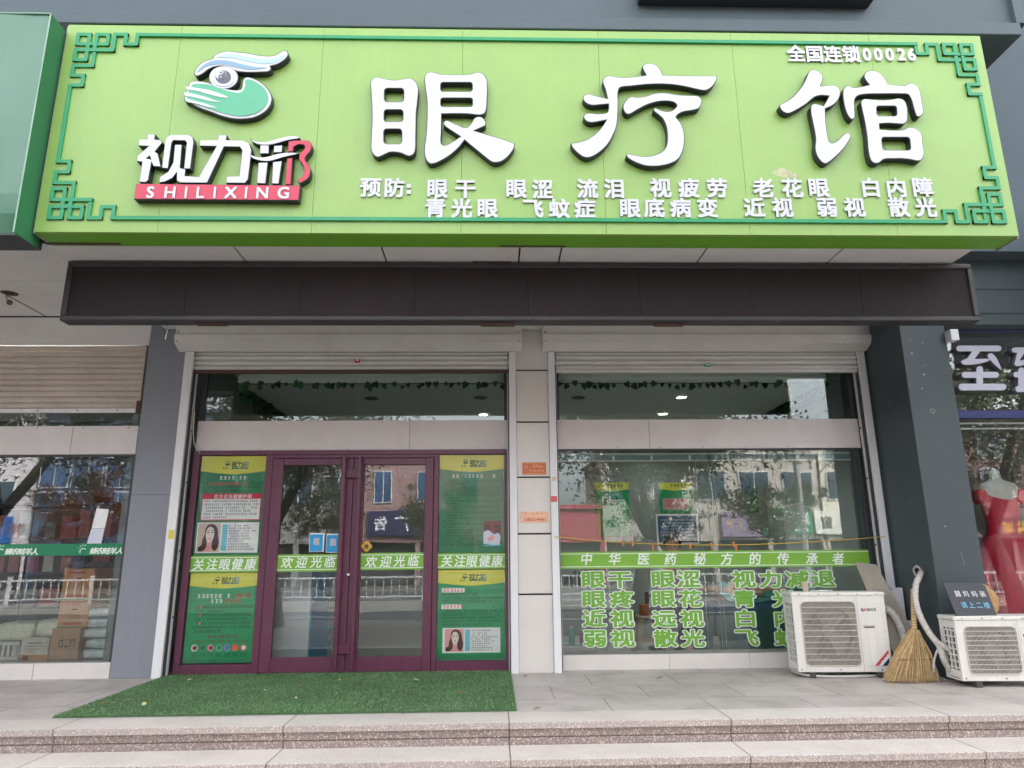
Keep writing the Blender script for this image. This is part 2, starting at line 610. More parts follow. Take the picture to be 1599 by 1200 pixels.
# the shop terrace and its steps
mb = MB().box(-11, 11, -1.80, 6.5, -0.6, 0.0)
struct('terrace', mb, PAVE)
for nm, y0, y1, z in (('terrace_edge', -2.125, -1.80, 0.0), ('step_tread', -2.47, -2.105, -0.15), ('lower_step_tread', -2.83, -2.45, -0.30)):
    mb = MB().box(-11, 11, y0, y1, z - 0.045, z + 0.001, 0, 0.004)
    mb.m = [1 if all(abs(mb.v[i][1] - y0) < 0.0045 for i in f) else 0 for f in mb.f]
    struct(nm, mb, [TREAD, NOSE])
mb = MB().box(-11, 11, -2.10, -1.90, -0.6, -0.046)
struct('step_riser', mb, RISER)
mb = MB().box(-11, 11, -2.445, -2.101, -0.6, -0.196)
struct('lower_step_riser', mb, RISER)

# ================================================================== the shop building
shop = thing('shop_building', 'eye care shop front with purple doors between grey and teal pillars under a slate slab', 'building', (0, 0, 0))
obj('left_pillar', MB().box(-4.172, -3.757, 0.0, 0.5, 0.0, 3.9, 0, 0.004), GREY, shop, label='plain grey panelled pillar')
# tall seams of the grey cladding
mb = MB()
mb.box(-4.168, -3.760, -0.0006, 0.01, 1.775, 1.779)
obj('pillar_seam', mb, DARKG, shop)
mb = MB().box(3.735, 4.205, -0.70, 0.6, 0.0, 3.40, 0, 0.004)
mb.box(3.712, 3.735, -0.02, 0.5, 0.0, 3.40)
pil = obj('right_pillar', mb, TEALDK, shop, label='dark teal painted pillar with scuffs')
# scuffs and plaster chips
SCF, SCF2 = mat('scuff', (148, 152, 152), 0.8, 0.2, 40), mat('scuff_dark', (112, 108, 108), 0.8, 0.2, 40)
for px, py, r in ((1456, 642, 7), (1441, 536, 2), (1424, 552, 3), (1443, 585, 3), (1440, 607, 2), (1476, 822, 2)):
    mb = MB()
    p = at(px, py, -0.703)
    lp = [(p.x + 0.0055 * r * math.cos(a) * rng.uniform(.6, 1.1), p.z + 0.0045 * r * math.sin(a) * rng.uniform(.6, 1.1)) for a in [i * .785 for i in range(8)]]
    if r > 5:
        shape(mb, [lp, [(p.x + (x - p.x) * .72, p.z + (z - p.z) * .72) for x, z in lp]], -0.7005, 0.002)
    else:
        shape(mb, [lp], -0.7005, 0.002)
    obj('plaster_scuff', mb, SCF, pil)
for x0, y0, x1, y1 in ((1417, 600, 1422, 604), (1438, 573, 1447, 569), (1500, 862, 1507, 884), (1421, 534, 1424, 528)):
    a, b = at(x0, y0, -0.701), at(x1, y1, -0.701)
    obj('plaster_scuff', MB().tube([a, b], 0.0025, 4), SCF, pil)
for y, z, l in ((-0.28, 2.72, .07), (-0.35, 2.58, .14), (-0.37, 2.50, .09), (-0.33, 2.62, .08), (-0.24, 2.75, .05), (-.44, 1.6, .05)):
    obj('plaster_scuff', MB().tube([(3.7345, y, z), (3.7345, y - 0.03, z + l)], 0.004, 4), SCF2, pil)

# middle pillar, tiled
mb = MB().box(-0.172, 0.176, 0.02, 0.5, 0.0, 3.84)
cp = obj('centre_pillar', mb, JOINT, shop)
zs = [0.0] + [at(830, y, 0.0).z for y in (928.5, 834, 745.5, 659.3, 578.5)] + [3.84]
for i in range(6):
    obj('tile', MB().box(-0.172, 0.176, 0.0, 0.02, zs[i] + (0.008 if i else 0), zs[i + 1] - 0.008, 0, 0.003), TILE, cp)

# white shutter guide rails
for x0, x1 in ((-3.757, -3.665), (-0.251, -0.174), (0.178, 0.253), (3.632, 3.708)):
    mb = MB().box(x0, x1, -0.035, -0.001, 0.0, 3.31, 0, 0.003)
    obj('shutter_rail', mb, JAMB, shop)
for x, s in ((-3.665, 1), (-0.251, -1), (0.253, 1), (3.632, -1)):
    # the return behind the rail: alternating dark and pale channels
    mb = MB()
    mb.box(x, x + s * 0.012, -0.001, 0.045, 0, 3.12, 1).box(x, x + s * 0.02, 0.045, 0.085, 0, 3.12, 0).box(x, x + s * 0.012, 0.085, 0.13, 0, 3.12, 1)
    for z in (0.55, 1.2, 1.9, 2.45):
        mb.box(x, x + s * 0.021, 0.05, 0.08, z, z + 0.02, 1)
    obj('jamb_return', mb, [CREAM, DARKG], shop)


def shutter(x0, x1):
    """hood box with folded front, and the bottom slats of the rolled shutter"""
    prof = [(0.1, 3.83), (-0.135, 3.83), (-0.150, 3.475), (-0.165, 3.468), (-0.172, 3.462), (-0.155, 3.375), (-0.148, 3.368), (-0.03, 3.315), (0.1, 3.315)]
    mb = MB()
    mb.slab([(x0, y, z) for y, z in prof], (x1 - x0, 0, 0))
    h = obj('shutter_hood', mb, CREAM, shop)
    mb = MB()
    for x in (x0 + 0.03, x1 - 0.04):
        mb.cyl((x, -0.152, 3.50), 0.008, -0.004, 8, 'y')
        mb.cyl((x, -0.158, 3.39), 0.007, -0.006, 8, 'y')
    obj('screw', mb, DARKG, h)
    a, b = x0 + 0.15, x1 - 0.15
    mb = MB()
    z = 3.315
    k = 0
    while z > 3.135:
        hh = 0.058 if k else 0.03
        z1 = z - hh
        ps = [(0.03, z), (0.012, z - hh * 0.2), (0.006, z - hh * 0.5), (0.012, z - hh * 0.8), (0.03, z1 + 0.006), (0.034, z1 + 0.003), (0.034, z1)]
        for i in range(len(ps) - 1):
            mb.quad((a, ps[i][0], ps[i][1]), (a, ps[i + 1][0], ps[i + 1][1]), (b, ps[i + 1][0], ps[i + 1][1]), (b, ps[i][0], ps[i][1]))
        z = z1
        k += 1
    c = obj('shutter_curtain', mb, CREAM, shop)
    mb = MB().box(a, b, 0.0, 0.05, z - 0.03, z + 0.004, 0, 0.004)
    obj('bottom_bar', mb, RUST if x0 < -1 else CREAM, c)
    return z - 0.03


zs0 = shutter(-3.83, -0.11)
shutter(0.118, 3.785)

# header panels and transom glass
YG = 0.14
for x0, x1, seam in ((-3.61, -0.253, at(640, 680, YG).x), (0.255, 3.62, at(1013, 680, YG).x)):
    mb = MB()
    mb.box(x0, seam - 0.002, YG - 0.02, YG + 0.05, 2.252, 2.575, 0, 0.002).box(seam + 0.002, x1, YG - 0.02, YG + 0.05, 2.252, 2.575, 0, 0.002)
    mb.box(x0, x1, YG + 0.0, YG + 0.05, 2.26, 2.57)
    hp = obj('header_panel', mb, BEIGE, shop)
    mb = MB()
    for i in range(7):
        mb.cyl((x0 + 0.2 + i * 0.47, YG - 0.02, 2.268), 0.005, -0.003, 6, 'y')
    obj('screw', mb, DARKG, hp)
    tr = obj('transom_window', MB().box(x0, x0 + 0.05, YG, YG + 0.04, 2.575, 3.2), DARKG, shop)
    obj('side_frame', MB().box(x1 - 0.05, x1, YG, YG + 0.04, 2.575, 3.2), DARKG, tr)
    mid = at(560 if x0 < -1 else 1095, 620, YG).x
    mb = MB()
    mb.box(x0 + 0.05, mid - 0.003, YG + 0.012, YG + 0.02, 2.575, 3.2).box(mid + 0.003, x1 - 0.05, YG + 0.012, YG + 0.02, 2.575, 3.2)
    obj('pane', mb, GLASS, tr)

# shop window of the right bay
WX0, WX1, WZ0 = 0.255, 3.60, at(1040, 1021, YG).z
sw = obj('shop_window', MB().box(WX0, WX1, YG, YG + 0.04, 2.235, 2.252).box(WX1 - 0.03, WX1, YG, YG + 0.04, WZ0, 2.235), DARKG, shop)
mid = at(1107, 800, YG).x
obj('pane', MB().box(WX0, mid - 0.002, YG + 0.012, YG + 0.02, WZ0, 2.235).box(mid + 0.002, WX1 - 0.03, YG + 0.012, YG + 0.02, WZ0, 2.235), GLASS, sw)
mb = MB()
xs = [WX0, at(1045, 1030, 0.11).x, at(1171, 1030, 0.11).x, WX1]
for a, b in zip(xs, xs[1:]):
    mb.box(a + 0.001, b - 0.001, 0.11, 0.4, 0.0, WZ0, 0, 0.003)
obj('window_sill', mb, TILE, shop)

# ------------------------------------------------------------------ the purple door set
YD = 0.10
dx = lambda px, py=880: at(px, py, YD).x
X = dict(l0=-3.615, r1=-0.255)
ZT = 2.25
dset = obj('door_frame', MB(), PURPLE, shop)
def ax(x1, y1, x2, y2):
    return (at(x1, y1, YD).x + at(x2, y2, YD).x) / 2
SL0, SL1 = ax(312.5, 714, 278.5, 1044), ax(417.8, 714, 389, 1041)
SR0, SR1 = ax(687.7, 710.5, 678, 1035), ax(789, 710, 789.5, 1034)
LD0, LD1 = ax(440, 728, 425.5, 1028), ax(535.5, 728, 517.5, 1028)
RD0, RD1 = ax(570, 726, 556, 1025), ax(666, 726, 657, 1025)
ZP0, ZP1 = at(540, 1036, YD).z, at(540, 710, YD).z
ZD0, ZD1 = at(540, 1026, YD).z, at(540, 726.5, YD).z
GAP = (LD1 + RD0) / 2 + 0.01
ML, MR = (SL1 + LD0) / 2 - 0.02, (RD1 + SR0) / 2 + 0.02
mb = MB()
mb.box(-3.615, SL0, YD, YD + 0.08, 0, ZT, 0, .004).box(SR1, -0.255, YD, YD + 0.08, 0, ZT, 0, .004)
mb.box(SL0, SR1, YD + .001, YD + 0.08, ZP1, ZT, 0, .004)
mb.box(SL1, ML, YD + .0005, YD + 0.08, 0, ZP1, 0, .004).box(MR, SR0, YD + .0005, YD + 0.08, 0, ZP1, 0, .004)
mb.box(ML, MR, YD + .003, YD + 0.08, ZD1 + 0.075, ZP1, 0, .004)
mb.box(SL0, SL1, YD + .002, YD + 0.08, 0, ZP0, 0, .004).box(SR0, SR1, YD + .002, YD + 0.08, 0, ZP0, 0, .004)
bpy.data.objects.remove(dset)
dset = obj('door_frame', mb, PURPLE, shop)
for a, b in ((SL0, SL1), (SR0, SR1)):
    sl = obj('sidelight_window', MB().box(a, b, YD + 0.03, YD + 0.035, ZP0, ZP1), GLASSP, shop)


def leaf(x0, x1, g0, g1, hx, lock):
    mb = MB()
    mb.box(x0, g0, YD - 0.012, YD + 0.05, 0.02, ZD1 + 0.07, 0, .004).box(g1, x1, YD - 0.012, YD + 0.05, 0.02, ZD1 + 0.07, 0, .004)
    mb.box(g0, g1, YD - 0.011, YD + 0.05, ZD1, ZD1 + 0.07, 0, .004).box(g0, g1, YD - 0.011, YD + 0.05, 0.02, ZD0, 0, .004)
    d = obj('door_leaf', mb, PURPLE, shop)
    obj('pane', MB().box(g0, g1, YD + 0.015, YD + 0.021, ZD0, ZD1), GLASSD, d)
    mb = MB()
    mb.tube([(hx, YD - 0.075, 0.06), (hx, YD - 0.075, 2.17)], 0.02, 12)
    s = 1 if lock else -1
    for z in (0.24, 1.99):
        mb.box(hx, hx - s * 0.085, YD - 0.062, YD - 0.04, z - 0.045, z + 0.045, 0, .004)
        mb.box(hx - s * 0.05, hx - s * 0.07, YD - 0.042, YD - 0.01, z - 0.02, z + 0.02)
    obj('pull_handle', mb, PURPLED, d)
    if lock:
        k = at(547.5, 898, YD - 0.03)
        obj('lock', MB().sphere((GAP - 0.005, YD - 0.03, k.z), 0.024, 12), mat('steel', (206, 206, 206), 0.25, metal=0.8), d, True)


hl, hr = ax(539, 725, 522.5, 1038), ax(561.5, 725, 549, 1038)
leaf(ML + .004, GAP - .002, LD0, LD1, LD1 + 0.045, False)
leaf(GAP + .002, MR - .004, RD0, RD1, RD0 - 0.03, True)

# ------------------------------------------------------------------ soffit, beams and the slab over the sign
joints = [-4.003, -2.518, -1.331, -0.205, 0.137, 1.334, 2.468]
SZ = 3.568
mb = MB()
xs = joints + [3.574]
for a, b in zip(xs, xs[1:]):
    mb.box(a + 0.007, b - 0.007, -2.18, -0.02, SZ, SZ + 0.03, 0, 0.002)
obj('soffit', mb, SOFF, shop)
obj('soffit_backing', MB().box(-4.013, 3.584, -2.182, -0.01, SZ + 0.012, SZ + 0.09), JOINT, shop)
obj('rusty_edge', MB().box(-3.97, -3.38, -2.225, -2.184, SZ - 0.008, SZ + 0.01).box(-0.37, 0.17, -2.2, -2.17, SZ - 0.006, SZ + 0.004), RUST, shop)
# structure over the soffit, behind the sign
obj('canopy_core', MB().box(-3.9, 3.55, -2.1, 0.5, SZ + 0.1, 5.37), SLAB, shop)
mb = MB().box(-12, at(1597, 54, -2.39).x, -2.39, 1.0, at(1570, 54, -2.39).z, at(1570, 35, -2.39).z, 0, .006)
obj('slab', mb, SLAB, shop)
zb_ = at(1570, 35, -2.39).z
xa_, xb_ = at(1575, 10, -2.34).x, at(1599, 30, -2.385).x
mb = MB().box(-14, xa_, -2.34, 1.0, zb_ + .001, 9.6).box(xa_, xb_ + .02, -2.385, 1.0, zb_ + .001, 9.6)
obj('parapet', mb, SLAB, shop)
a, b = at(998, 1, -2.42), at(1362, 1, -2.42)
mb = MB().box(a.x, b.x, -2.46, -2.341, a.z + 0.01, a.z + 0.9, 0, .01)
for i in range(7):
    mb.box(a.x + .1 + i * .27, a.x + .115 + i * .27, -2.48, -2.45, a.z - .0, a.z + .5)
obj('dark_ledge', mb, mat('ledge_black', (34, 36, 40), 0.6, 0.1), shop)
# wall of the shop to the right, above its window
mb = MB().box(3.60, 40, -0.95, 0.6, 4.10, 9.6)
obj('upper_wall', mb, mat('slate_wall', (72, 86, 94), 0.65, 0.06, 1.5, dirt=0.25, dirtcol=(66, 78, 88), bump=0.15, bscale=40), shop)
mb = MB().box(3.74, 12, -0.70, 0.6, 3.40, 4.098)
mb.box(4.03, 12, -0.72, -0.7005, 3.78, 4.098).box(4.03, 12, -0.71, -0.7005, 3.52, 3.78)
obj('right_beam', mb, TEALDK, shop)

# ------------------------------------------------------------------ the room behind the glass
CZ = at(800, 598, .40).z
CX0, CX1 = at(372, 590, .40).x, at(1290, 592, .40).x
mb = MB()
mb.box(-3.85, 3.85, 5.2, 5.3, 0, 3.6).box(-3.95, -3.80, 0.3, 5.3, 0, 3.6).box(3.72, 3.85, 0.62, 5.3, 0, 3.6)
obj('interior_wall', mb, mat('interior_paint', (172, 180, 174), 0.8, 0.03), shop)
obj('interior_ceiling', MB().box(-3.8, 3.72, 0.2, 5.2, 3.45, 3.5), WHITEW, shop)
mb = MB().box(CX0 + .03, CX1 - .03, 0.43, 5.0, CZ + .001, CZ + 0.3)
mb.box(CX0, CX1, 0.40, 0.429, CZ, CZ + 0.095)
obj('dropped_ceiling', mb, WHITEW, shop)
struct('shop_floor', MB().box(-3.8, 3.72, 0.42, 5.2, 0.001, 0.012), FLOORI)

# small marks on the facade
mb = MB()
p = at(558, 564, 0.0)
mb.box(p.x - .028, p.x + .028, -0.006, 0.01, p.z - .02, p.z + .02, 0, .003)
mb.box(p.x - .016, p.x + .016, -0.0075, 0.01, p.z + .001, p.z + .015, 1)
solo('shutter_sticker', mb, [RED, PAPER], 'small red sticker on the shutter slats above the purple doors', 'sticker')
mb = MB()
p = at(1105, 570.5, 0.0)
mb.box(p.x - .035, p.x + .035, -0.006, 0.01, p.z - .017, p.z + .017, 0, .002)
for i in range(5):
    mb.box(p.x - .028 + i * .012, p.x - .021 + i * .012, -0.0072, 0.01, p.z - .008, p.z + .01, 1)
solo('shutter_sticker', mb, [PGREEN, PAPER], 'small dark green sticker on the shutter bar over the right window', 'sticker')
# leaf or torn foil caught on the right shutter hood
p = at(1316, 527, -0.175)
mb = MB()
shape(mb, [[(p.x - .03, p.z + .018), (p.x + .012, p.z + .02), (p.x + .035, p.z - .028), (p.x - .012, p.z - .008)]], -0.172, .003)
solo('dry_leaf', mb, mat('pale_leaf', (236, 234, 222), 0.6), 'pale dry leaf stuck to the right shutter hood', 'leaf')
# yellow tag on the left rail, red and yellow marks on the centre rail
p = at(267, 835, -0.04)
solo('yellow_tag', MB().box(p.x - .026, p.x + .026, -0.038, -0.034, p.z - .045, p.z + .045, 0, .001), mat('yellow_tag', (222, 196, 66), 0.5, .1, 60),
     'small yellow sticker on the left white shutter rail', 'sticker')
p = at(865, 779.5, -0.04)
solo('red_tag', MB().box(p.x - .033, p.x + .033, -0.038, -0.034, p.z - .03, p.z + .03, 0, .001), mat('red_tag', (216, 96, 104), 0.5, .3, 60),
     'small red sticker round the white rail beside the pillar', 'sticker')
p = at(866, 748, -0.04)
solo('tape_scrap', MB().box(p.x - .03, p.x + .02, -0.037, -0.034, p.z - .022, p.z + .022, 0, .001), mat('old_tape', (206, 190, 160), 0.5, .1, 60),
     'yellowed scrap of tape on the white rail above the red sticker', 'tape')


# ================================================================== the big sign
YS = -2.409
SX0, SX1, SZ0, SZ1 = -3.93, 3.756, 3.562, 5.427
sign = thing('shop_sign', 'wide light green fascia sign with white raised Chinese characters and an eye and hand emblem', 'sign', (0, YS, SZ0))
mb = MB()
seams = [SX0] + [at(px, py, YS).x for px, py in ((259, 250), (493, 250), (721, 250), (942, 250), (1160, 250), (1385, 250))] + [SX1]
for a, b in zip(seams, seams[1:]):
    mb.box(a + 0.0008, b - 0.0008, YS, YS + 0.03, SZ0, SZ1, 0, 0.0015)
obj('face_panel', mb, GREEN, sign)
mb = MB().box(SX0, SX1, YS + 0.0305, YS + 0.25, SZ0 + 0.001, SZ1)
obj('return', mb, GREENSHADED, sign)
fl_ = (mat('flashing', (176, 170, 164), 0.5, .1, 10, dirt=.4))
obj('edge_flashing', MB().box(SX1 + .0005, SX1 + .012, YS + .02, YS + 0.27, SZ0 - .01, SZ0 + 0.10), fl_, sign)
obj('edge_flashing', MB().box(SX0 - .02, SX0 - .0005, YS + 0.02, YS + .24, SZ0, SZ1), fl_, sign)

# key-pattern border: squares and a stepped line in every corner
ys, d0 = YS, 0.014
TL, TR, BL, BR = (at(121.8, 57.6, YS), at(1516.5, 70.0, YS), at(78.7, 344.4, YS), at(1565, 345.3, YS))
bx0, bx1 = (TL.x + BL.x) / 2, (TR.x + BR.x) / 2
bz1, bz0 = (TL.z + TR.z) / 2, (BL.z + BR.z) / 2
A = (0, .093, .151, .244, .298, .390, .482)
mb = MB()
hw = 0.0145
cnt = 0


def bar(x0, z0, x1, z1):
    global cnt
    cnt += 1
    mb.box(min(x0, x1) - hw, max(x0, x1) + hw, YS - d0 - 0.0003 * (cnt % 23), YS + 0.001, min(z0, z1) - hw, max(z0, z1) + hw)


for fx, ox in ((1, bx0), (-1, bx1)):
    for fz, oz in ((-1, bz1), (1, bz0)):
        def seq(*p):
            for (u0, v0), (u1, v1) in zip(p, p[1:]):
                bar(ox + fx * A[u0], oz + fz * A[v0], ox + fx * A[u1], oz + fz * A[v1])
        seq((0, 0), (1, 0), (1, 1), (0, 1), (0, 0))
        seq((2, 0), (3, 0), (3, 1), (2, 1), (2, 0))
        seq((0, 2), (1, 2), (1, 3), (0, 3), (0, 2))
        seq((1, 1), (2, 1)); seq((1, 1), (1, 2)); seq((1, 2), (2, 2)); seq((2, 1), (2, 2))
        seq((2, 2), (4, 2), (4, 0), (5, 0), (5, 1), (6, 1), (6, 0))
        seq((2, 2), (2, 4), (0, 4), (0, 5), (1, 5), (1, 6), (0, 6))
bar(bx0 + A[6], bz1, bx1 - A[6], bz1)
bar(bx0 + A[6], bz0, bx1 - A[6], bz0)
bar(bx0, bz0 + A[6], bx0, bz1 - A[6])
bar(bx1, bz0 + A[6], bx1, bz1 - A[6])
obj('key_border', mb, TRIM, sign)

# raised characters, traced
LD = 0.061                       # depth of the channel letters
YL = YS - LD
K, O1, O2, O3 = 6.15, (560, 90), (880, 90), (1200, 90)
big = [(O1, [
    smooth_loop([(115, 235), (140, 200), (185, 188), (250, 205), (350, 218), (440, 205), (500, 200), (550, 235), (575, 300), (570, 400), (555, 540), (553, 660), (550, 780), (548, 880), (530, 930), (480, 950), (400, 920), (310, 912), (250, 935), (185, 960), (140, 935), (118, 880), (120, 760), (128, 600), (125, 450), (118, 330)]),
    rrect(250, 300, 432, 427, 28), rrect(247, 505, 425, 617, 26), rrect(244, 690, 413, 830, 28)]),
    (O1, [smooth_loop([(632, 190), (655, 150), (700, 140), (780, 160), (880, 166), (1000, 166), (1090, 160), (1140, 142), (1190, 155), (1225, 195), (1238, 250), (1235, 400), (1228, 500), (1210, 540), (1160, 556), (1050, 545), (900, 543), (798, 545, 1), (797, 700), (795, 825), (825, 845), (900, 810), (975, 762, 1), (900, 712), (825, 660), (815, 625), (850, 605), (930, 640), (1030, 675), (1075, 640), (1110, 585), (1150, 568), (1190, 578), (1222, 620), (1218, 655), (1180, 675), (1115, 705, 1), (1250, 745), (1400, 790), (1500, 828, 1), (1490, 880), (1430, 960), (1360, 1005), (1290, 1010), (1240, 980), (1130, 890), (1018, 797, 1), (960, 870), (880, 940), (780, 1000), (700, 1025), (660, 1005), (635, 950), (630, 870), (645, 760), (655, 600), (655, 420), (640, 300)]),
          rrect(790, 243, 1090, 327, 22), rrect(790, 393, 1092, 473, 22)]),
    (O2, [smooth_loop([(755, 90), (790, 62), (840, 58), (890, 75), (925, 110), (955, 170, 1), (1100, 175), (1300, 177), (1474, 177, 1), (1470, 215), (1430, 280), (1370, 318), (1310, 315), (1200, 290), (1080, 268), (950, 258), (800, 262), (650, 278), (545, 292), (524, 340), (525, 420), (522, 560), (510, 660), (480, 740), (430, 830), (350, 910), (260, 960), (200, 962), (140, 925), (85, 870), (68, 825, 1), (150, 812), (230, 785), (320, 720), (380, 650), (408, 605, 1), (330, 620), (260, 628), (215, 612), (190, 575), (205, 545), (250, 535), (330, 542), (415, 530), (430, 490), (430, 450, 1), (340, 458), (270, 462), (215, 440), (185, 400), (200, 362), (250, 352), (310, 370), (420, 395, 1), (400, 310), (375, 240), (385, 200), (430, 178), (475, 180), (530, 192), (640, 190), (790, 172, 1)])]),
    (O2, [smooth_loop([(570, 470), (590, 425), (640, 380), (720, 385), (800, 370), (880, 345), (960, 340), (1040, 350), (1120, 362), (1220, 365), (1290, 370), (1325, 400), (1328, 435), (1300, 490), (1240, 510), (1150, 525), (1100, 550), (1080, 575, 1), (1130, 640), (1155, 710), (1162, 800), (1145, 900), (1100, 980), (1030, 1020), (920, 1045), (800, 1045), (700, 1015), (620, 970), (600, 940), (620, 925), (700, 942), (800, 950), (880, 935), (950, 900), (985, 850), (995, 760), (985, 670), (950, 590), (900, 545), (865, 515), (865, 490), (890, 488), (940, 510), (1000, 520), (1050, 505), (1086, 465), (1060, 435), (990, 422), (900, 428), (800, 458), (700, 510), (640, 545), (605, 545), (580, 520)])]),
    (O3, [smooth_loop([(385, 140), (420, 118), (470, 130), (515, 170), (520, 220), (500, 275, 1), (570, 268), (640, 270), (680, 300), (690, 350), (668, 410), (620, 460), (545, 495, 1), (548, 580), (560, 700), (580, 800), (605, 822), (660, 800), (720, 740), (765, 722), (790, 750), (780, 790), (720, 880), (640, 960), (560, 1020), (520, 1015), (470, 960), (445, 880), (450, 780), (430, 660), (405, 540), (405, 470), (430, 445), (470, 450), (525, 465, 1), (560, 410), (578, 372, 1), (500, 368), (440, 385), (360, 450), (270, 505), (190, 540), (140, 525), (105, 480), (110, 455), (200, 405), (270, 340), (330, 260), (365, 190)])]),
    (O3, [smooth_loop([(712, 330), (727, 290), (760, 270), (810, 290), (870, 285), (965, 265, 1), (930, 220), (915, 180), (930, 145), (970, 128), (1040, 135), (1090, 170), (1120, 210), (1145, 255, 1), (1220, 265), (1310, 268), (1350, 248), (1400, 255), (1440, 290), (1460, 340), (1470, 400), (1485, 480), (1485, 540), (1450, 572), (1420, 565), (1395, 500), (1370, 410), (1340, 360), (1280, 352), (1100, 352), (940, 355), (860, 370), (828, 410), (828, 500), (828, 580), (800, 598), (760, 560), (730, 480), (715, 400)])]),
    (O3, [smooth_loop([(885, 430), (900, 407), (930, 397), (1000, 404), (1110, 408), (1190, 402), (1240, 392), (1290, 404), (1325, 450), (1335, 530), (1332, 610), (1300, 640), (1240, 640), (1150, 635), (1065, 640, 1), (1070, 690, 1), (1180, 698), (1290, 695), (1340, 672), (1390, 675), (1440, 700), (1472, 740), (1480, 820), (1495, 930), (1470, 985), (1430, 997), (1370, 985), (1290, 975), (1200, 975), (1110, 980), (1060, 1015), (1020, 1020), (980, 990), (955, 900), (945, 780), (925, 640), (895, 500)]),
          rrect(1037, 470, 1225, 562, 20, 6), rrect(1086, 770, 1352, 890, 24, 12)])]


def channel(name, org, loops, k, faces, parent, inset=0.006, d=LD):
    """black return with a raised face set inside its rim"""
    L = px_loops(loops, org, k, YS - d)
    m = MB()
    shape(m, L, YS + 0.001, d, 0.0)
    o = obj(name, m, BLACKL, parent)
    m = MB()
    shape(m, L, YS - d + 0.001, 0.004, -inset, (0, 1))
    obj('letter_face', m, [faces, RIM], o)
    return o


for org, loops in big:
    channel('raised_character', org, loops, K, WHITE, sign)

# the eye and hand emblem
OL, KL = (280, 70), 8.883
wave = smooth_loop([(215, 390), (240, 340), (300, 270), (370, 230), (470, 200, 1), (490, 155), (560, 120), (680, 97), (800, 110), (950, 125), (1100, 155), (1250, 165), (1340, 150), (1400, 115), (1440, 92), (1490, 97), (1503, 140), (1480, 180), (1430, 225), (1350, 270), (1250, 295, 1), (1265, 330), (1240, 365), (1150, 375), (1000, 380), (880, 375), (790, 362), (700, 316), (600, 292), (490, 302), (400, 340), (320, 400), (250, 430), (220, 415)])
hand = smooth_loop([(75, 740), (90, 690), (100, 640), (130, 590), (150, 530), (200, 512), (300, 512), (420, 540), (540, 590), (690, 625), (800, 635), (860, 620), (880, 560), (890, 490), (930, 455), (1000, 465), (1100, 510), (1200, 590), (1260, 680), (1275, 760), (1240, 860), (1160, 940), (1040, 1000), (900, 1022), (760, 1020), (600, 985), (420, 920), (260, 860), (150, 800), (80, 770)])
ring = [(613 + 197 * math.cos(a), 456 + 156 * math.sin(a)) for a in [i * math.pi / 20 for i in range(40)]]
emb = None
for i, lp in enumerate((wave, ring, hand)):
    m = MB()
    shape(m, px_loops([lp], OL, KL, YL), YS + 0.001 - 0.0007 * i, LD - 0.0035 * i, 0.006)
    o = obj('emblem_body', m, BLACKL, sign)
    m = MB()
    shape(m, px_loops([lp], OL, KL, YL), YS - LD + 0.003 + .0021 * i, 0.005 + .0008 * i, -0.001)
    obj('emblem_face', m, WHITE, o)
    emb = emb or o


def flat(lps, mt, lift, parent, sm=True, nm='emblem_inlay'):
    m = MB()
    for lp in lps:
        q = smooth_loop(lp) if sm else lp
        shape(m, px_loops([q], OL, KL, YL), YL - lift, 0.002)
    return obj(nm, m, mt, parent)


flat([[(530, 180), (640, 140), (760, 140), (900, 165), (1050, 195), (1250, 205), (1380, 180), (1460, 130), (1440, 180), (1360, 235), (1230, 268), (1100, 262), (950, 235), (800, 200), (650, 180)]], PALEBLUE, .003, emb)
flat([[(250, 390), (300, 320), (400, 250), (520, 222), (680, 230), (850, 270), (1000, 305), (1100, 320), (1210, 320), (1130, 340), (960, 350), (840, 330), (720, 300), (600, 275), (480, 280), (370, 310), (300, 360)]], SLATE, .003, emb)
flat([[(175, 575), (190, 555), (300, 548), (420, 560), (540, 600), (690, 650), (820, 675), (880, 650), (915, 590), (925, 495), (1000, 495), (1100, 545), (1190, 625), (1230, 710), (1220, 800), (1160, 890), (1060, 955), (920, 990), (780, 990), (640, 960), (480, 910), (330, 862), (190, 812), (110, 740), (140, 640)]], TEALG, .003, emb)
flat([[(100, 592), (200, 603), (420, 640), (600, 700), (685, 742), (600, 740), (420, 700), (250, 650), (110, 628)],
      [(80, 672), (200, 692), (360, 732), (480, 775), (575, 805), (480, 800), (330, 768), (180, 732), (85, 715)],
      [(90, 755), (220, 792), (350, 822), (450, 855), (525, 885), (400, 872), (280, 838), (180, 815), (100, 795)]], WHITE, .006, emb)
circ = lambda cx, cy, rx, ry, n=28: [(cx + rx * math.cos(i * 2 * math.pi / n), cy + ry * math.sin(i * 2 * math.pi / n)) for i in range(n)]
flat([circ(613, 456, 158, 130)], LAV, .003, emb, False)
flat([circ(613, 456, 108, 92)], CHAR, .006, emb, False)
flat([circ(584, 430, 74, 66)], WHITE, .0085, emb, False)
S = [(584 + 74 * math.sin(t) * .93, 430 - 66 * math.cos(t) * .93) for t in [i * math.pi / 12 for i in range(13)]]
S += [(584 - 37 * math.sin(t), 463 + 33 * math.cos(t)) for t in [i * math.pi / 8 for i in range(1, 9)]]
S += [(584 + 37 * math.sin(t), 397 + 33 * math.cos(t)) for t in [i * math.pi / 8 for i in range(1, 8)]]
flat([S], CHAR, .011, emb, False)
flat([circ(584, 463, 13, 11)], WHITE, .0135, emb, False)
flat([circ(584, 402, 13, 11)], CHAR, .0135, emb, False)

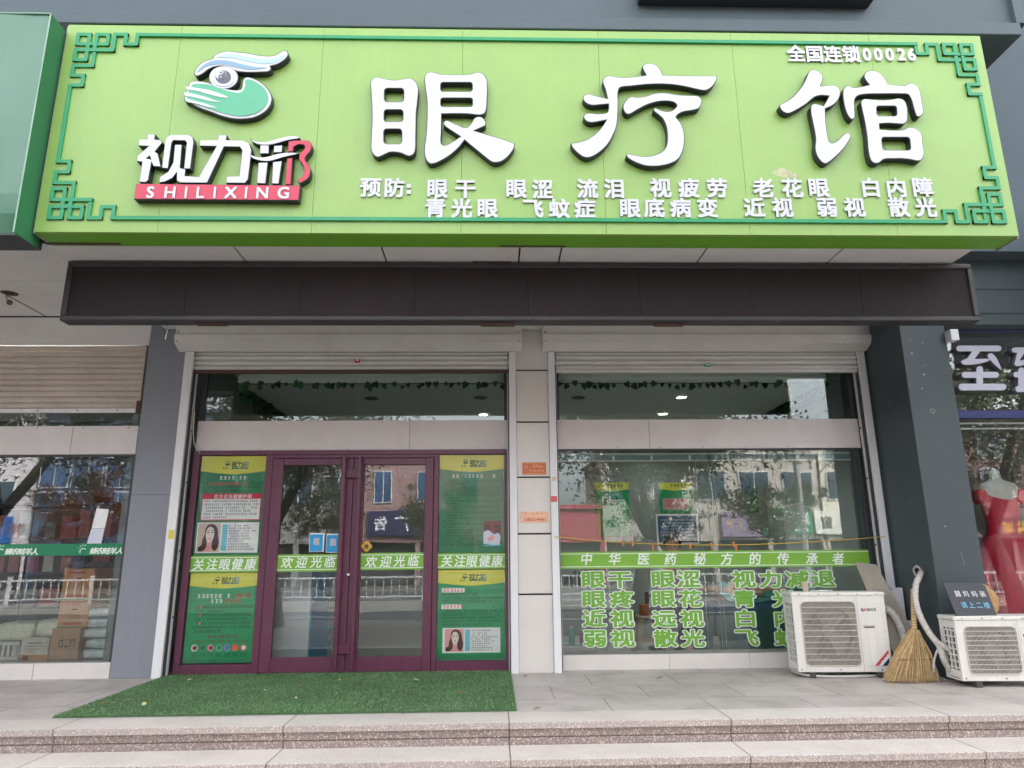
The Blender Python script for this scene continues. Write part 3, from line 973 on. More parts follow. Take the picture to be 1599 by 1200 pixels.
# the stylised shop name over its red plate
ON, KN = (200, 200), 5.33
name_parts = [
    (WHITE, [sharp([(90, 95), (158, 95), (165, 52), (230, 55), (222, 97), (275, 102), (287, 125), (225, 200), (250, 215), (275, 325), (212, 322), (197, 290), (170, 435), (150, 455), (93, 452), (118, 285), (72, 280), (78, 235), (170, 155), (87, 150)]),
             sharp([(155, 255), (182, 235), (190, 262)])]),
    (WHITE, [sharp([(280, 335), (310, 100), (325, 75), (360, 57), (505, 58), (540, 78), (548, 120), (520, 342), (465, 342), (488, 125), (475, 108), (380, 106), (365, 125), (335, 340)])]),
    (WHITE, [sharp([(390, 140), (450, 140), (435, 335), (480, 345), (475, 400), (590, 408), (735, 155), (595, 152), (600, 102), (745, 100), (755, 60), (825, 62), (818, 102), (960, 105), (1010, 130), (1030, 190), (1000, 430), (975, 462), (815, 460), (820, 405), (925, 402), (950, 190), (930, 160), (800, 158), (660, 460), (430, 458), (405, 440), (405, 375), (370, 420), (310, 450), (260, 458), (265, 410), (335, 365), (375, 290)])]),
    (WHITE, [smooth_loop([(1015, 85), (1060, 110), (1150, 115), (1260, 85), (1370, 65), (1425, 75), (1430, 88), (1330, 105), (1200, 140), (1100, 142), (1040, 120)])]),
    (WHITE, [smooth_loop([(1000, 205), (1040, 232), (1130, 245), (1250, 215), (1350, 205), (1420, 215), (1300, 245), (1180, 278), (1100, 275), (1030, 250)])]),
    (WHITE, [sharp([(1100, 145), (1175, 145), (1172, 216), (1096, 216)])]), (WHITE, [sharp([(1215, 150), (1287, 145), (1282, 205), (1210, 208)])]),
    (WHITE, [sharp([(1085, 290), (1165, 288), (1145, 466), (1072, 463)])]), (WHITE, [sharp([(1205, 285), (1283, 275), (1255, 468), (1197, 466)])]),
    (PINK, [sharp([(1322, 255), (1370, 250), (1355, 474), (1308, 472)])]),
    (PINK, [smooth_loop([(1335, 112, 1), (1400, 105), (1500, 107), (1530, 140), (1520, 190), (1480, 240), (1475, 270), (1505, 310), (1520, 360), (1500, 420), (1430, 465, 1), (1408, 440, 1), (1450, 400), (1468, 350), (1450, 300), (1425, 265), (1430, 220), (1470, 170), (1465, 145), (1420, 140), (1380, 160, 1), (1372, 200, 1), (1330, 200, 1)])]),
]
for mt, lps in name_parts:
    channel('name_stroke', ON, [[(p[0], p[1]) for p in lp] for lp in lps], KN, mt, sign, 0.0035)
plate = channel('name_plate', ON, [[(68, 464), (1435, 480), (1420, 605), (50, 595)]], KN, PINK, sign, 0.004, LD + 0.004)
m = MB()
for ch, x in zip('SHILIXING', (187, 350, 483, 603, 722, 855, 983, 1118, 1293)):
    putpx(m, ch, ON[0] + x / KN, ON[1] + (537 + (x - 187) * .004) / KN, 27 if ch != 'I' else 24, 24.5, YL - .009, d=.003, off=.035)
obj('plate_lettering', m, WHITE, plate)

# the two lines of small white characters, one part per word
YT = YS - 0.014
def word(items, w, h, name='small_lettering', **k):
    m = MB()
    for ch, x, y in items:
        putpx(m, ch, x, y, w, h, YS + .001, d=0.015, off=0.040, m=(0, 1), **k)
    obj(name, m, [WHITE, mat_side], sign)


mat_side = mat('small_letter_side', (196, 200, 196), 0.5)
z1 = lambda px: 296.3 + (px - 800) * .0003
L1 = [('预', 579, 294), ('防', 616, 294.5)], [('眼', 683, 296), ('干', 727, 296)], [('眼', 806, 296), ('涩', 847, 297), ], [('流', 917, 296), ('泪', 959, 296)], \
     [('视', 1031, 295), ('疲', 1075, 295), ('劳', 1119, 295)], [('老', 1191, 295), ('花', 1236, 295), ('眼', 1277, 294.5)], [('白', 1358, 294.5), ('内', 1398, 294.5), ('障', 1439, 294)]
L2 = [('青', 680, 326), ('光', 721, 326.5), ('眼', 761, 326.5)], [('飞', 832, 327), ('蚊', 873, 327), ('症', 913, 327)], \
     [('眼', 983, 326.5), ('底', 1021, 326), ('病', 1062, 326), ('变', 1104, 326)], [('近', 1177, 325.5), ('视', 1221, 325.5)], [('弱', 1290, 325), ('视', 1333, 325)], [('散', 1402, 325), ('光', 1444, 325)]
for wd in L1 + L2:
    word(wd, 33.5, 31)
m = MB()
for dz in (-5, 4.5):
    p = at(638.5, 297 + dz, YS)
    m.box(p.x - .016, p.x + .016, YS - .014, YS + .001, p.z - .016, p.z + .016)
obj('small_lettering', m, WHITE, sign)
word([('全', 1242, 85.5), ('国', 1270.5, 86), ('连', 1299, 86.3), ('锁', 1328, 86.6)], 28.5, 26.5)
m = MB()
for ch, x in zip('00026', (1352.5, 1370, 1388, 1406, 1422)):
    putpx(m, ch, x, 87.2, 26, 25.5, YS + .001, d=.015, off=.042, m=(0, 1))
obj('small_lettering', m, [WHITE, mat_side], sign)
# dried splash under the last character
p = at(1225, 270, YS)
m = MB()
shape(m, [smooth_loop([(p.x - .10, p.z - .01), (p.x - .03, p.z + .045), (p.x + .06, p.z + .01), (p.x + .12, p.z - .03), (p.x + .02, p.z - .045)])], YS + .0005, .0015)
obj('stain', m, mat('mud_stain', (176, 178, 140), 0.7, .3, 14), sign)

# ================================================================== the unlit LED strip
LX0, LX1, LZ0, LZ1 = -3.981, 3.723, 3.033, 3.557
YE = -1.869
led = thing('led_display', 'long dark unlit LED display hung under the green sign', 'display', (0, YE, LZ0))
def ledmat():
    m = mat('led_mesh', (54, 47, 48), 0.75, 0.14, 1.1)
    t = m.node_tree
    b = t.nodes['Principled BSDF']
    b.inputs['Specular IOR Level'].default_value = 0.25
    src = b.inputs['Base Color'].links[0].from_socket
    tc = t.nodes.new('ShaderNodeTexCoord')
    mp = t.nodes.new('ShaderNodeMapping')
    mp.inputs['Rotation'].default_value = (R(90), 0, 0)
    br = t.nodes.new('ShaderNodeTexBrick')
    br.offset = 0
    br.inputs['Scale'].default_value = 1
    br.inputs['Brick Width'].default_value = br.inputs['Row Height'].default_value = 0.016
    br.inputs['Mortar Size'].default_value = 0.003
    br.inputs['Color1'].default_value = (1, 1, 1, 1); br.inputs['Color2'].default_value = (.8, .7, .72, 1); br.inputs['Mortar'].default_value = (.5, .45, .5, 1)
    t.links.new(tc.outputs['Object'], mp.inputs['Vector']); t.links.new(mp.outputs['Vector'], br.inputs['Vector'])
    mx = t.nodes.new('ShaderNodeMix'); mx.data_type = 'RGBA'; mx.blend_type = 'MULTIPLY'; mx.inputs[0].default_value = 1
    t.links.new(src, mx.inputs[6]); t.links.new(br.outputs['Color'], mx.inputs[7]); t.links.new(mx.outputs[2], b.inputs['Base Color'])
    return m


scr = MB()
n = 8
fw = 0.046
for i in range(n):
    x0 = LX0 + fw + (LX1 - LX0 - 2 * fw) * i / n
    x1 = LX0 + fw + (LX1 - LX0 - 2 * fw) * (i + 1) / n
    scr.box(x0 + .0012, x1 - .0012, YE + .005, YE + .04, LZ0 + fw, LZ1 - fw)
obj('screen', scr, ledmat(), led)
LEDF = mat('led_frame', (46, 44, 47), 0.5, 0.12, 5, dirt=.4, dirtcol=(70, 66, 66))
mb = MB()
mb.box(LX0, LX1, YE - .010, YE + .13, LZ0, LZ0 + fw, 0, .009).box(LX0, LX1, YE - .010, YE + .13, LZ1 - fw, LZ1, 0, .009)
mb.box(LX0, LX0 + fw, YE - .0095, YE + .13, LZ0 + fw, LZ1 - fw, 0, .006).box(LX1 - fw, LX1, YE - .0095, YE + .13, LZ0 + fw, LZ1 - fw, 0, .006)
mb.box(LX0 + .03, LX1 - .03, YE + .05, YE + .13, LZ0 + .02, LZ1 - .02)
obj('frame', mb, LEDF, led)
mb = MB().box(-0.60, -0.27, YE - .010, YE + .05, LZ1 + .0005, LZ1 + .006)
mb.box(-2.9, -2.65, YE + .05, YE + .11, LZ0 - .011, LZ0 - .0005).box(-0.53, -0.24, YE + .03, YE + .12, LZ0 - .011, LZ0 - .0005)
mb.box(.95, 1.2, YE + .05, YE + .12, LZ0 - .011, LZ0 - .0005)
obj('rusty_bracket', mb, RUST, led)
obj('hanger', MB().box(-3.0, -2.96, YE + .04, YE + .08, LZ1 + .001, SZ - .001).box(2.6, 2.64, YE + .04, YE + .08, LZ1 + .001, SZ - .001), LEDF, led)
# loose wire hanging at the left end
solo('loose_wire', MB().tube([at(264, 504, -1.75), at(261, 518, -1.75), at(258, 530, -1.75)], .004, 6), mat('wire_grey', (190, 186, 180), .6),
     'short loose wire hanging from the left end of the LED display', 'wire')


# ================================================================== prints and stickers on the doors
YP = 0.145                        # face of the prints on the sidelights


class Sheet:
    """a print: u, v run 0..1 over the sheet from its top left corner"""
    def __init__(s, x0, x1, z0, z1, Y, name, base, label, cat, group=None, thick=0.002):
        s.x0, s.x1, s.z0, s.z1, s.Y = x0, x1, z0, z1, Y
        s.w, s.h = x1 - x0, z1 - z0
        s.o = solo(name, MB().box(x0, x1, Y - thick, Y, z0, z1), base, label, cat, group)
        s.f = Y - thick
        s.lift = 0
        s.bins = {}

    def mb(s, name, mt):
        return s.bins.setdefault((name, mt.name), (MB(), mt))[0]

    def P(s, u, v):
        return s.x0 + u * s.w, s.z1 - v * s.h

    def poly(s, name, mt, pts, lift=1, smooth=False):
        lp = [s.P(*p[:2]) + tuple(p[2:]) for p in pts]
        if smooth:
            lp = smooth_loop(lp, 5)
        shape(s.mb(name, mt), [[(p[0], p[1]) for p in lp]], s.f + .0002, 0.0002 + 0.0007 * lift)

    def rect(s, name, mt, u0, v0, u1, v1, lift=1):
        a, b = s.P(u0, v0), s.P(u1, v1)
        s.mb(name, mt).box(a[0], b[0], s.f - 0.0007 * lift, s.f + .0002, b[1], a[1])

    def text(s, name, mt, st, u, v, du, hu, hv, lift=2, off=.015, shear=0.0):
        """characters of st from centre (u, v), du apart; hu, hv glyph size"""
        for i, ch in enumerate(st):
            if ch == ' ':
                continue
            X, Z = s.P(u + i * du, v)
            k = {}
            if ord(ch) < 256:
                k['cx'], k['cy'] = latin(ch)
            put(s.mb(name, mt), ch, X, Z, s.f + .0002, hu * s.w, hv * s.h, d=.0002 + .0007 * lift, off=off, shear=shear, **k)

    def lines(s, name, mt, rows, hv, lift=2, cw=0.018, seed=1):
        """rows of print too small to read: (u0, u1, v); a row is a run of little strokes"""
        r = random.Random(seed)
        mb = s.mb(name, mt)
        hv *= 1.3
        for u0, u1, v in rows:
            u = u0
            while u < u1:
                n = cw * r.uniform(.75, .95)
                if r.random() > .1:
                    for k in range(3):
                        a, b = s.P(u + n * r.uniform(0, .25), v + hv * (k * .36 - .46)), s.P(u + n * r.uniform(.7, 1), v + hv * (k * .36 - .32))
                        mb.box(a[0], b[0], s.f - .0007 * lift, s.f + .0002, b[1], a[1])
                    x = u + n * r.uniform(.3, .7)
                    a, b = s.P(x - n * .08, v - hv * .5), s.P(x + n * .08, v + hv * .5)
                    mb.box(a[0], b[0], s.f - .0007 * lift - .0002, s.f + .0002, b[1], a[1])
                u += cw

    def done(s):
        for (name, _), (mb, mt) in s.bins.items():
            obj(name, mb, mt, s.o)


def emblem(s, u, v, r, mt):
    """tiny eye and hand emblem of the poster heading"""
    k = s.w / s.h
    P = lambda pts: [(u + x * r, v + y * r * k) for x, y in pts]
    s.poly('emblem', mt, P([(-.9, -.35), (-.3, -.85), (.4, -.8), (1, -1), (.6, -.5), (0, -.55)]), 2, True)
    s.poly('emblem', mt, P([(-1, .1), (-.5, -.1), (0, .2), (.4, .25), (.5, -.2), (1, 0), (1, .5), (.3, .9), (-.6, .7)]), 2, True)


def heading(s, vh, vy, edge):
    """yellow heading with a curved foot, emblem and name"""
    s.poly('heading', YELLOW, [(0.0, vy), (1, vy), (1, vh * .82 + vy), (.75, vh * .93 + vy), (.5, vh + vy), (.25, vh * .93 + vy), (0.0, vh * .82 + vy)])
    emblem(s, .40, vy + vh * .40, .035, INKG)
    s.text('heading_lettering', INKG, '视力', .51, vy + vh * .46, .085, .10, .10 * s.w / s.h, off=.02)
    s.text('heading_lettering', INKT, '彩', .685, vy + vh * .46, .085, .10, .10 * s.w / s.h, off=.015)
    s.rect('heading_lettering', INKT, .48, vy + vh * .64, .72, vy + vh * .70, 2)
    s.lines('heading_lettering', INKG, [(.33, .47, vy + vh * .66)], vh * .10, cw=.045)


def portrait(s, u0, v0, u1, v1, bg):
    """printed head of a dark-haired woman"""
    q = lambda pts: [(u0 + (u1 - u0) * x, v0 + (v1 - v0) * y) for x, y in pts]
    s.poly('portrait', bg, q([(0, 0), (1, 0), (1, 1), (0, 1)]), 3)
    s.poly('portrait_hair', HAIRP, q([(.08, .97), (.05, .85), (.2, .75), (.22, .6), (.3, .4), (.32, .2), (.42, .06), (.6, .02), (.78, .08), (.88, .22), (.92, .45), (.98, .65), (.94, .85), (.82, .97), (.7, .9), (.6, .8), (.45, .8), (.35, .92), (.22, .98)]), 4, True)
    s.poly('portrait_neck', ROSE, q([(.42, .62), (.68, .62), (.66, .82), (.76, .98), (.3, .98), (.44, .82)]), 5)
    s.poly('portrait_face', SKINP, q([(.36, .3), (.45, .15), (.58, .12), (.7, .2), (.74, .38), (.7, .55), (.6, .66), (.5, .67), (.4, .56)]), 6, True)
    for x in (.46, .65):
        s.poly('portrait_features', HAIRP, q([(x - .06, .315), (x + .06, .30), (x + .055, .33), (x - .05, .345)]), 7)
        s.poly('portrait_features', HAIRP, q([(x - .06, .25), (x + .06, .235), (x + .06, .25), (x - .06, .265)]), 7)
    s.poly('portrait_features', ROSE, q([(.53, .44), (.56, .38), (.585, .45)]), 7)
    s.poly('portrait_features', RED, q([(.48, .525), (.55, .51), (.62, .525), (.55, .555)]), 7)


def lights_table(s, u0, v0, u1, v1, seed, cu0, cu1):
    """white card: portrait, cyan keys and rows of print"""
    s.poly('white_card', PAPER, [(u0, v0), (u1, v0), (u1, v1), (u0, v1)], 2)
    n = 10
    h = (v1 - v0) * .86 / n
    r = random.Random(seed)
    for i in range(n):
        v = v0 + (v1 - v0) * .07 + h * (i + .5)
        s.rect('cyan_key', CYAN, cu0, v - h * .45, cu1, v + h * .45, 3)
        s.lines('card_print', BLACK, [(cu1 + .02, cu1 + .02 + (u1 - cu1 - .05) * r.uniform(.45, 1), v)], h * .5, 4, .026, seed + i)


ZB = [at(345, y, YP).z for y in (866, 895)]          # the green band across both sidelights
zb1, zb0 = at(345, 868, YP).z, at(345, 894.5, YP).z
E1 = 0.012
pgrp = 'posters on the door sidelights'
# upper left
s = Sheet(SL0 + .01, SL1 - .006, zb1 + .002, ZP1 - .006, YP, 'health_poster', PGREEN2, 'green poster with a red boxed heading and a portrait, upper on the left sidelight', 'poster', pgrp)
heading(s, .19, .0, 0)
s.text('poster_lettering', PAPER, '视力', .36, .235, .066, .06, .06 * s.w / s.h, off=.01, shear=.2) if False else s.lines('poster_lettering', PAPER, [(.3, .72, .225)], .028, cw=.06, seed=3)
s.lines('poster_lettering', RED, [(.13, .70, .285)], .02, cw=.03, seed=4)
s.lines('poster_print', INKG, [(.70, .95, .285), (.08, .95, .32), (.08, .62, .355)], .018, cw=.03, seed=5)
s.rect('red_box', RED, .06, .385, .965, .655, 1)
s.text('red_box_lettering', PAPER, '古方古法健康护眼', .27, .414, .073, .068, .068 * s.w / s.h, 3, .02)
s.poly('white_card', PAPER, [(.075, .44), (.95, .44), (.95, .645), (.075, .645)], 3)
s.lines('card_print', BLACK, [(.10, .90, .462), (.10, .92, .495), (.10, .90, .528), (.10, .80, .56), (.10, .91, .592), (.10, .44, .625)], .016, 4, .03, 6)
lights_table(s, .03, .675, .96, .975, 11, .41, .49)
portrait(s, .05, .685, .38, .965, TAN)
s.done()
# lower left
s = Sheet(SL0 + .01, SL1 - .006, ZP0 + .012, zb0 - .002, YP, 'health_poster', PGREEN, 'green poster with a row of small round pictures, low on the left sidelight', 'poster', pgrp)
heading(s, .18, .0, 0)
s.text('poster_lettering', PAPER, '', .2, .26, .05, .05, .05)
s.lines('poster_lettering', PAPER, [(.13, .60, .262), (.33, .50, .32)], .036, cw=.062, seed=14)
s.lines('poster_lettering', RED, [(.61, .92, .262), (.53, .72, .32)], .038, cw=.062, seed=15)
s.lines('poster_print', INKG, [(.16, .96, .385), (.10, .50, .43), (.16, .92, .475), (.10, .86, .52), (.16, .94, .565), (.10, .93, .61), (.10, .52, .655)], .022, cw=.028, seed=16)
for v in (.385, .475, .565):
    s.rect('orange_mark', mat('orange_mark', (208, 128, 76), .5), .18, v - .013, .21, v + .013, 3)
s.lines('poster_lettering', mat('maroon_print', (110, 40, 44), .5), [(.33, .74, .715)], .03, cw=.05, seed=17)
s.lines('poster_print', mat('maroon_print', (110, 40, 44), .5), [(.12 + i * .118, .20 + i * .118, .765) for i in range(7)], .02, cw=.026, seed=18)
k = s.w / s.h
for i, (c1, c2) in enumerate([((232, 226, 220), (120, 24, 36)), ((40, 150, 100), (20, 96, 60)), ((226, 150, 160), (130, 60, 70)), ((90, 190, 140), (40, 120, 90)), ((120, 130, 190), (70, 110, 130)), ((226, 84, 56), (226, 84, 56)), ((196, 60, 50), (240, 238, 232))]):
    u = .155 + i * .118
    cc = lambda r, n=16: [(u + r * math.cos(a), .835 + r * k * math.sin(a)) for a in [6.2832 * j / n for j in range(n)]]
    s.poly('round_picture', mat('round_print_%s' % 'abcdefg'[i], c1, .5, .3, 60), cc(.048), 2)
    s.poly('round_picture', mat('round_print_core_%s' % 'abcdefg'[i], c2, .5, .4, 80), [(a + .005, b) for a, b in cc(.033, 9)], 3)
s.lines('poster_print', INKG, [(.12 + i * .118, .20 + i * .118, v) for i in range(7) for v in (.90, .925)], .014, cw=.022, seed=19)
s.rect('foot_band', PGREEN2, 0, .955, 1, 1, 1)
s.done()
# upper right
zr1, zr0 = at(735, 863.5, YP).z, at(735, 890, YP).z
s = Sheet(SR0 + .006, SR1 - .008, zr1 + .002, ZP1 - .006, YP, 'health_poster', PGREEN2, 'green poster full of small print with a corner photograph, upper on the right sidelight', 'poster', pgrp)
heading(s, .18, 0, 0)
s.lines('poster_lettering', PAPER, [(.19, .82, .222)], .03, cw=.062, seed=23)
rows = [(.13, .93, .277), (.07, .40, .305), (.13, .93, .335), (.07, .93, .363), (.07, .93, .392), (.07, .93, .42), (.07, .32, .45), (.12, .96, .48), (.07, .32, .508), (.12, .93, .537), (.07, .30, .566), (.12, .93, .597), (.07, .36, .625),
        (.12, .93, .655), (.07, .26, .684), (.12, .66, .714), (.07, .42, .743), (.12, .64, .775), (.07, .48, .803), (.12, .66, .832), (.07, .64, .86), (.07, .64, .888), (.07, .64, .92)]
s.lines('poster_print', INKG, rows, .015, cw=.024, seed=24)
s.rect('photograph', mat('photo_maroon', (110, 52, 58), .4, .2, 30), .68, .685, .955, .935, 2)
q = lambda pts: [(.68 + .275 * x, .685 + .25 * y) for x, y in pts]
s.poly('photograph_coat', mat('photo_white', (214, 220, 236), .4, .1, 30), q([(0, .45), (.25, .35), (.5, .5), (.65, .55), (.8, .45), (.95, .6), (.9, 1), (0, .92)]), 3)
s.poly('photograph_head', HAIRP, q([(.08, .2), (.25, .12), (.42, .25), (.38, .36), (.12, .36)]), 4, True)
s.poly('photograph_head', HAIRP, q([(.62, .18), (.8, .12), (.93, .3), (.85, .48), (.68, .45)]), 4, True)
s.poly('photograph_hand', ROSE, q([(.2, .68), (.55, .6), (.62, .72), (.35, .8)]), 4, True)
s.rect('photograph_table', CYAN, .68, .925, .955, .938, 4)
s.done()
# lower right
s = Sheet(SR0 + .006, SR1 - .008, ZP0 + .012, zr0 - .002, YP, 'health_poster', PGREEN, 'green poster with two white tabs and a portrait card, low on the right sidelight', 'poster', pgrp)
heading(s, .18, 0, 0)
for v, u1, n in ((.23, .40, 6), (.415, .36, 5)):
    s.rect('white_tab', PAPER, .06, v - .025, u1, v + .025, 2)
    s.lines('tab_lettering', RED, [(.085, u1 - .02, v)], .03, 3, .05, int(v * 99))
s.lines('poster_print', INKG, [(.06, .58, .28), (.13, .92, .318), (.07, .87, .352), (.12, .94, .465), (.07, .94, .503), (.07, .94, .54), (.07, .94, .577), (.07, .82, .615)], .021, cw=.03, seed=33)
lights_table(s, .08, .65, .93, .925, 41, .41, .485)
portrait(s, .115, .663, .39, .91, ROSE)
s.rect('foot_band', PGREEN2, 0, .95, 1, 1, 1)
s.done()


def band(x0, x1, z0, z1, Y, chars, wpx, label):
    """light green strip with two white lines and brush style characters"""
    o = solo('window_band', MB().box(x0, x1, Y - .003, Y, z0, z1), BAND, label, 'window band', 'green greeting bands across the glass')
    h = z1 - z0
    obj('white_line', MB().box(x0, x1, Y - .0042, Y - .0025, z0 + h * .10, z0 + h * .14), DECALW, o)
    obj('white_line', MB().box(x0, x1, Y - .0042, Y - .0025, z1 - h * .14, z1 - h * .10), DECALW, o)
    mb = MB()
    for ch, px, py in chars:
        putpx(mb, ch, px, py, wpx, wpx * 1.02, Y - .0025, d=.0018, off=.022, shear=.16)
    obj('lettering', mb, DECALW, o)


YB = 0.1295
band(SL0 + .002, SL1 - .002, at(345, 894, YB).z, at(345, 868, YB).z, YB, [('关', 310.5, 882), ('注', 331.5, 881.5), ('眼', 351, 881.5), ('健', 371, 881), ('康', 391.5, 881)], 18, 'green band reading 关注眼健康 on the sidelight left of the doors')
band(SR0 + .002, SR1 - .002, at(735, 888.5, YB).z, at(735, 864, YB).z, YB, [('关', 698, 876.5), ('注', 718.5, 876.5), ('眼', 737, 876.5), ('健', 757, 876), ('康', 776.5, 876)], 18, 'green band reading 关注眼健康 on the sidelight right of the doors')
YC = YD + .012
band(LD0 + .001, LD1 - .001, at(480, 893, YC).z, at(480, 866, YC).z, YC, [('欢', 448.5, 879), ('迎', 471, 878.5), ('光', 494, 878), ('临', 515.5, 878)], 18, 'green band reading 欢迎光临 across the left door leaf')
band(RD0 + .001, RD1 - .001, at(620, 890, YC).z, at(620, 863.5, YC).z, YC, [('欢', 580, 877.5), ('迎', 602.5, 877), ('光', 624, 876.5), ('临', 645.5, 876)], 18, 'green band reading 欢迎光临 across the right door leaf')
YW = YG + .010
zz = lambda px, py: at(px, py, YW).z
band(WX0 + .002, WX1 - .032, zz(1100, 886.8), zz(1100, 860.5), YW, [(c, x, 873 - (x - 915) * .0008) for c, x in zip('中华医药秘方的传承者', (916, 960, 1005, 1047, 1093, 1135, 1179, 1223, 1268, 1309))], 19.5, 'long green band reading 中华医药秘方的传承者 across the right shop window')

# ------------------------------------------------------------------ green decals with white outlines on the shop window
def decal(chars, label, w=38):
    mb, mb2 = MB(), MB()
    for ch, px, py in chars:
        putpx(mb, ch, px, py, w, w * .735, YW, d=.0015, off=.074, ring=16)
        putpx(mb2, ch, px, py, w, w * .735, YW - .004, d=.0012, off=.036, ring=8)
    o = solo('window_decal', mb, DECALW, label, 'window lettering', 'green ailment words on the shop window')
    obj('green_fill', mb2, DECAL, o)


decal([('眼', 926, 905), ('干', 968, 905)], 'green window words 眼干, first of the top row')
decal([('眼', 1035, 904.5), ('涩', 1075, 904.5)], 'green window words 眼涩, second of the top row')
decal([('视', 1161, 904.5), ('力', 1203, 904.5), ('减', 1245, 904.5), ('退', 1285, 904)], 'green window words 视力减退, at the end of the top row')
decal([('眼', 927, 935.5), ('疼', 971, 935.5)], 'green window words 眼疼, first of the second row')
decal([('眼', 1036, 935), ('花', 1078, 935)], 'green window words 眼花, second of the second row')
decal([('青', 1162, 935), ('光', 1224, 935), ('眼', 1284, 935)], 'green window words 青光眼, partly behind the larger outdoor unit')
decal([('近', 928, 966), ('视', 971, 966)], 'green window words 近视, first of the third row')
decal([('远', 1037, 966), ('视', 1080, 966)], 'green window words 远视, second of the third row')
decal([('白', 1164, 965.5), ('内', 1226, 965.5), ('障', 1286, 965.5)], 'green window words 白内障, partly behind the larger outdoor unit')
decal([('弱', 929, 997), ('视', 972, 997)], 'green window words 弱视, first of the bottom row')
decal([('散', 1039, 997), ('光', 1082, 997)], 'green window words 散光, second of the bottom row')
decal([('飞', 1166, 996), ('蚊', 1228, 996), ('症', 1288, 996)], 'green window words 飞蚊症, partly behind the larger outdoor unit')

# pay cards on the left leaf, the code itself left out
BLUEC = mat('card_blue', (40, 150, 206), .4, .04)
for px0, px1, py0, py1, nm in ((484, 505.5, 833, 862, 'blue pay card, the whole one, taped above the band of the left door'), (510, 528, 834, 863, 'blue pay card cut off by the handle of the left door')):
    p, q = at(px0, py0, YC), at(px1, py1, YC)
    q.x = min(q.x, LD1 - .002)
    mb = MB().box(p.x, q.x, YC - .002, YC, q.z, p.z, 0)
    wd = at(px0 + 21.5, py0, YC).x - p.x
    mb.box(p.x + .004, min(q.x - .002, p.x + wd - .004), YC - .0028, YC - .001, q.z + .004, p.z - .012, 1)
    mb.box(p.x + wd * .3, min(p.x + wd * .72, q.x - .003), YC - .0036, YC - .001, q.z + (p.z - q.z) * .36, q.z + (p.z - q.z) * .74, 2)
    solo('pay_card', mb, [PAPER, BLUEC, mat('code_grey', (176, 182, 188), .6, .2, 90)], nm, 'card')
# little gold plaque
p = at(572.5, 853.5, YC)
lp = [(p.x + .052 * (1 + .13 * math.cos(4 * a)) * math.cos(a), p.z + .05 * (1 + .13 * math.cos(4 * a)) * math.sin(a)) for a in [i * .2618 for i in range(24)]]
mb = MB()
shape(mb, [lp], YC, .004)
o = solo('gold_sticker', mb, mat('gold', (212, 166, 62), .4, .1, 30), 'small gold scalloped sticker above the band of the right door', 'sticker')
mb = MB()
put(mb, '推', p.x, p.z, YC - .003, .05, .05, d=.0018, off=.02)
obj('lettering', mb, BLACK, o)

# number plate and phone plate on the centre pillar
a, b = at(815.5, 722.5, -.002), at(853, 741.5, -.002)
o = solo('number_plate', MB().box(a.x, b.x, -.005, -.0005, b.z, a.z, 0, .001), mat('plate_orange', (206, 112, 66), .4, .12, 24), 'orange house number plate 24 on the white tiled pillar', 'plate')
mb = MB()
mb.box(a.x + .004, b.x - .004, -.0062, -.004, a.z - .012, a.z - .006).box(a.x + .004, b.x - .004, -.0062, -.004, b.z + .006, b.z + .014)
s_ = mat('plate_gold', (214, 156, 92), .5, .1)
obj('edge_stripe', mb, s_, o)
mb = MB()
for ch, px in zip('24', (834, 838.5)):
    putpx(mb, ch, px, 728, 9, 7, -.004, d=.0016, off=.02)
for px in (843, 846, 820, 823):
    pp = at(px, 729, -.004); mb.box(pp.x - .008, pp.x + .004, -.0058, -.004, pp.z - .01, pp.z + .01)
for px in (828, 832, 836, 840, 844, 848):
    pp = at(px, 735.5, -.004); mb.box(pp.x - .009, pp.x + .005, -.0058, -.004, pp.z - .009, pp.z + .009)
obj('lettering', mb, mat('plate_pale', (226, 166, 120), .5), o)
a, b = at(812.5, 799.5, -.002), at(856.5, 816.5, -.002)
o = solo('phone_plate', MB().box(a.x, b.x, -.004, -.0005, b.z, a.z, 0, .001), mat('plate_pink', (236, 184, 154), .5, .08, 20), 'pale orange paper strip with a handwritten phone number on the pillar', 'notice')
mb = MB()
for ch, px in zip('15855244461', [819 + 3.25 * i for i in range(11)]):
    putpx(mb, ch, px, 811.5, 7, 6.6, -.0035, d=.001, off=.008, shear=.15)
for px, c in ((821, '收'), (832, '旧'), (839, '电'), (846, '话')):
    pp = at(px, 802.5, -.0035)
    mb.box(pp.x - .008, pp.x + .008, -.0046, -.003, pp.z + .004, pp.z + .008).box(pp.x - .002, pp.x + .002, -.0047, -.003, pp.z - .008, pp.z + .01)
obj('lettering', mb, mat('ink_red', (176, 74, 66), .5), o)
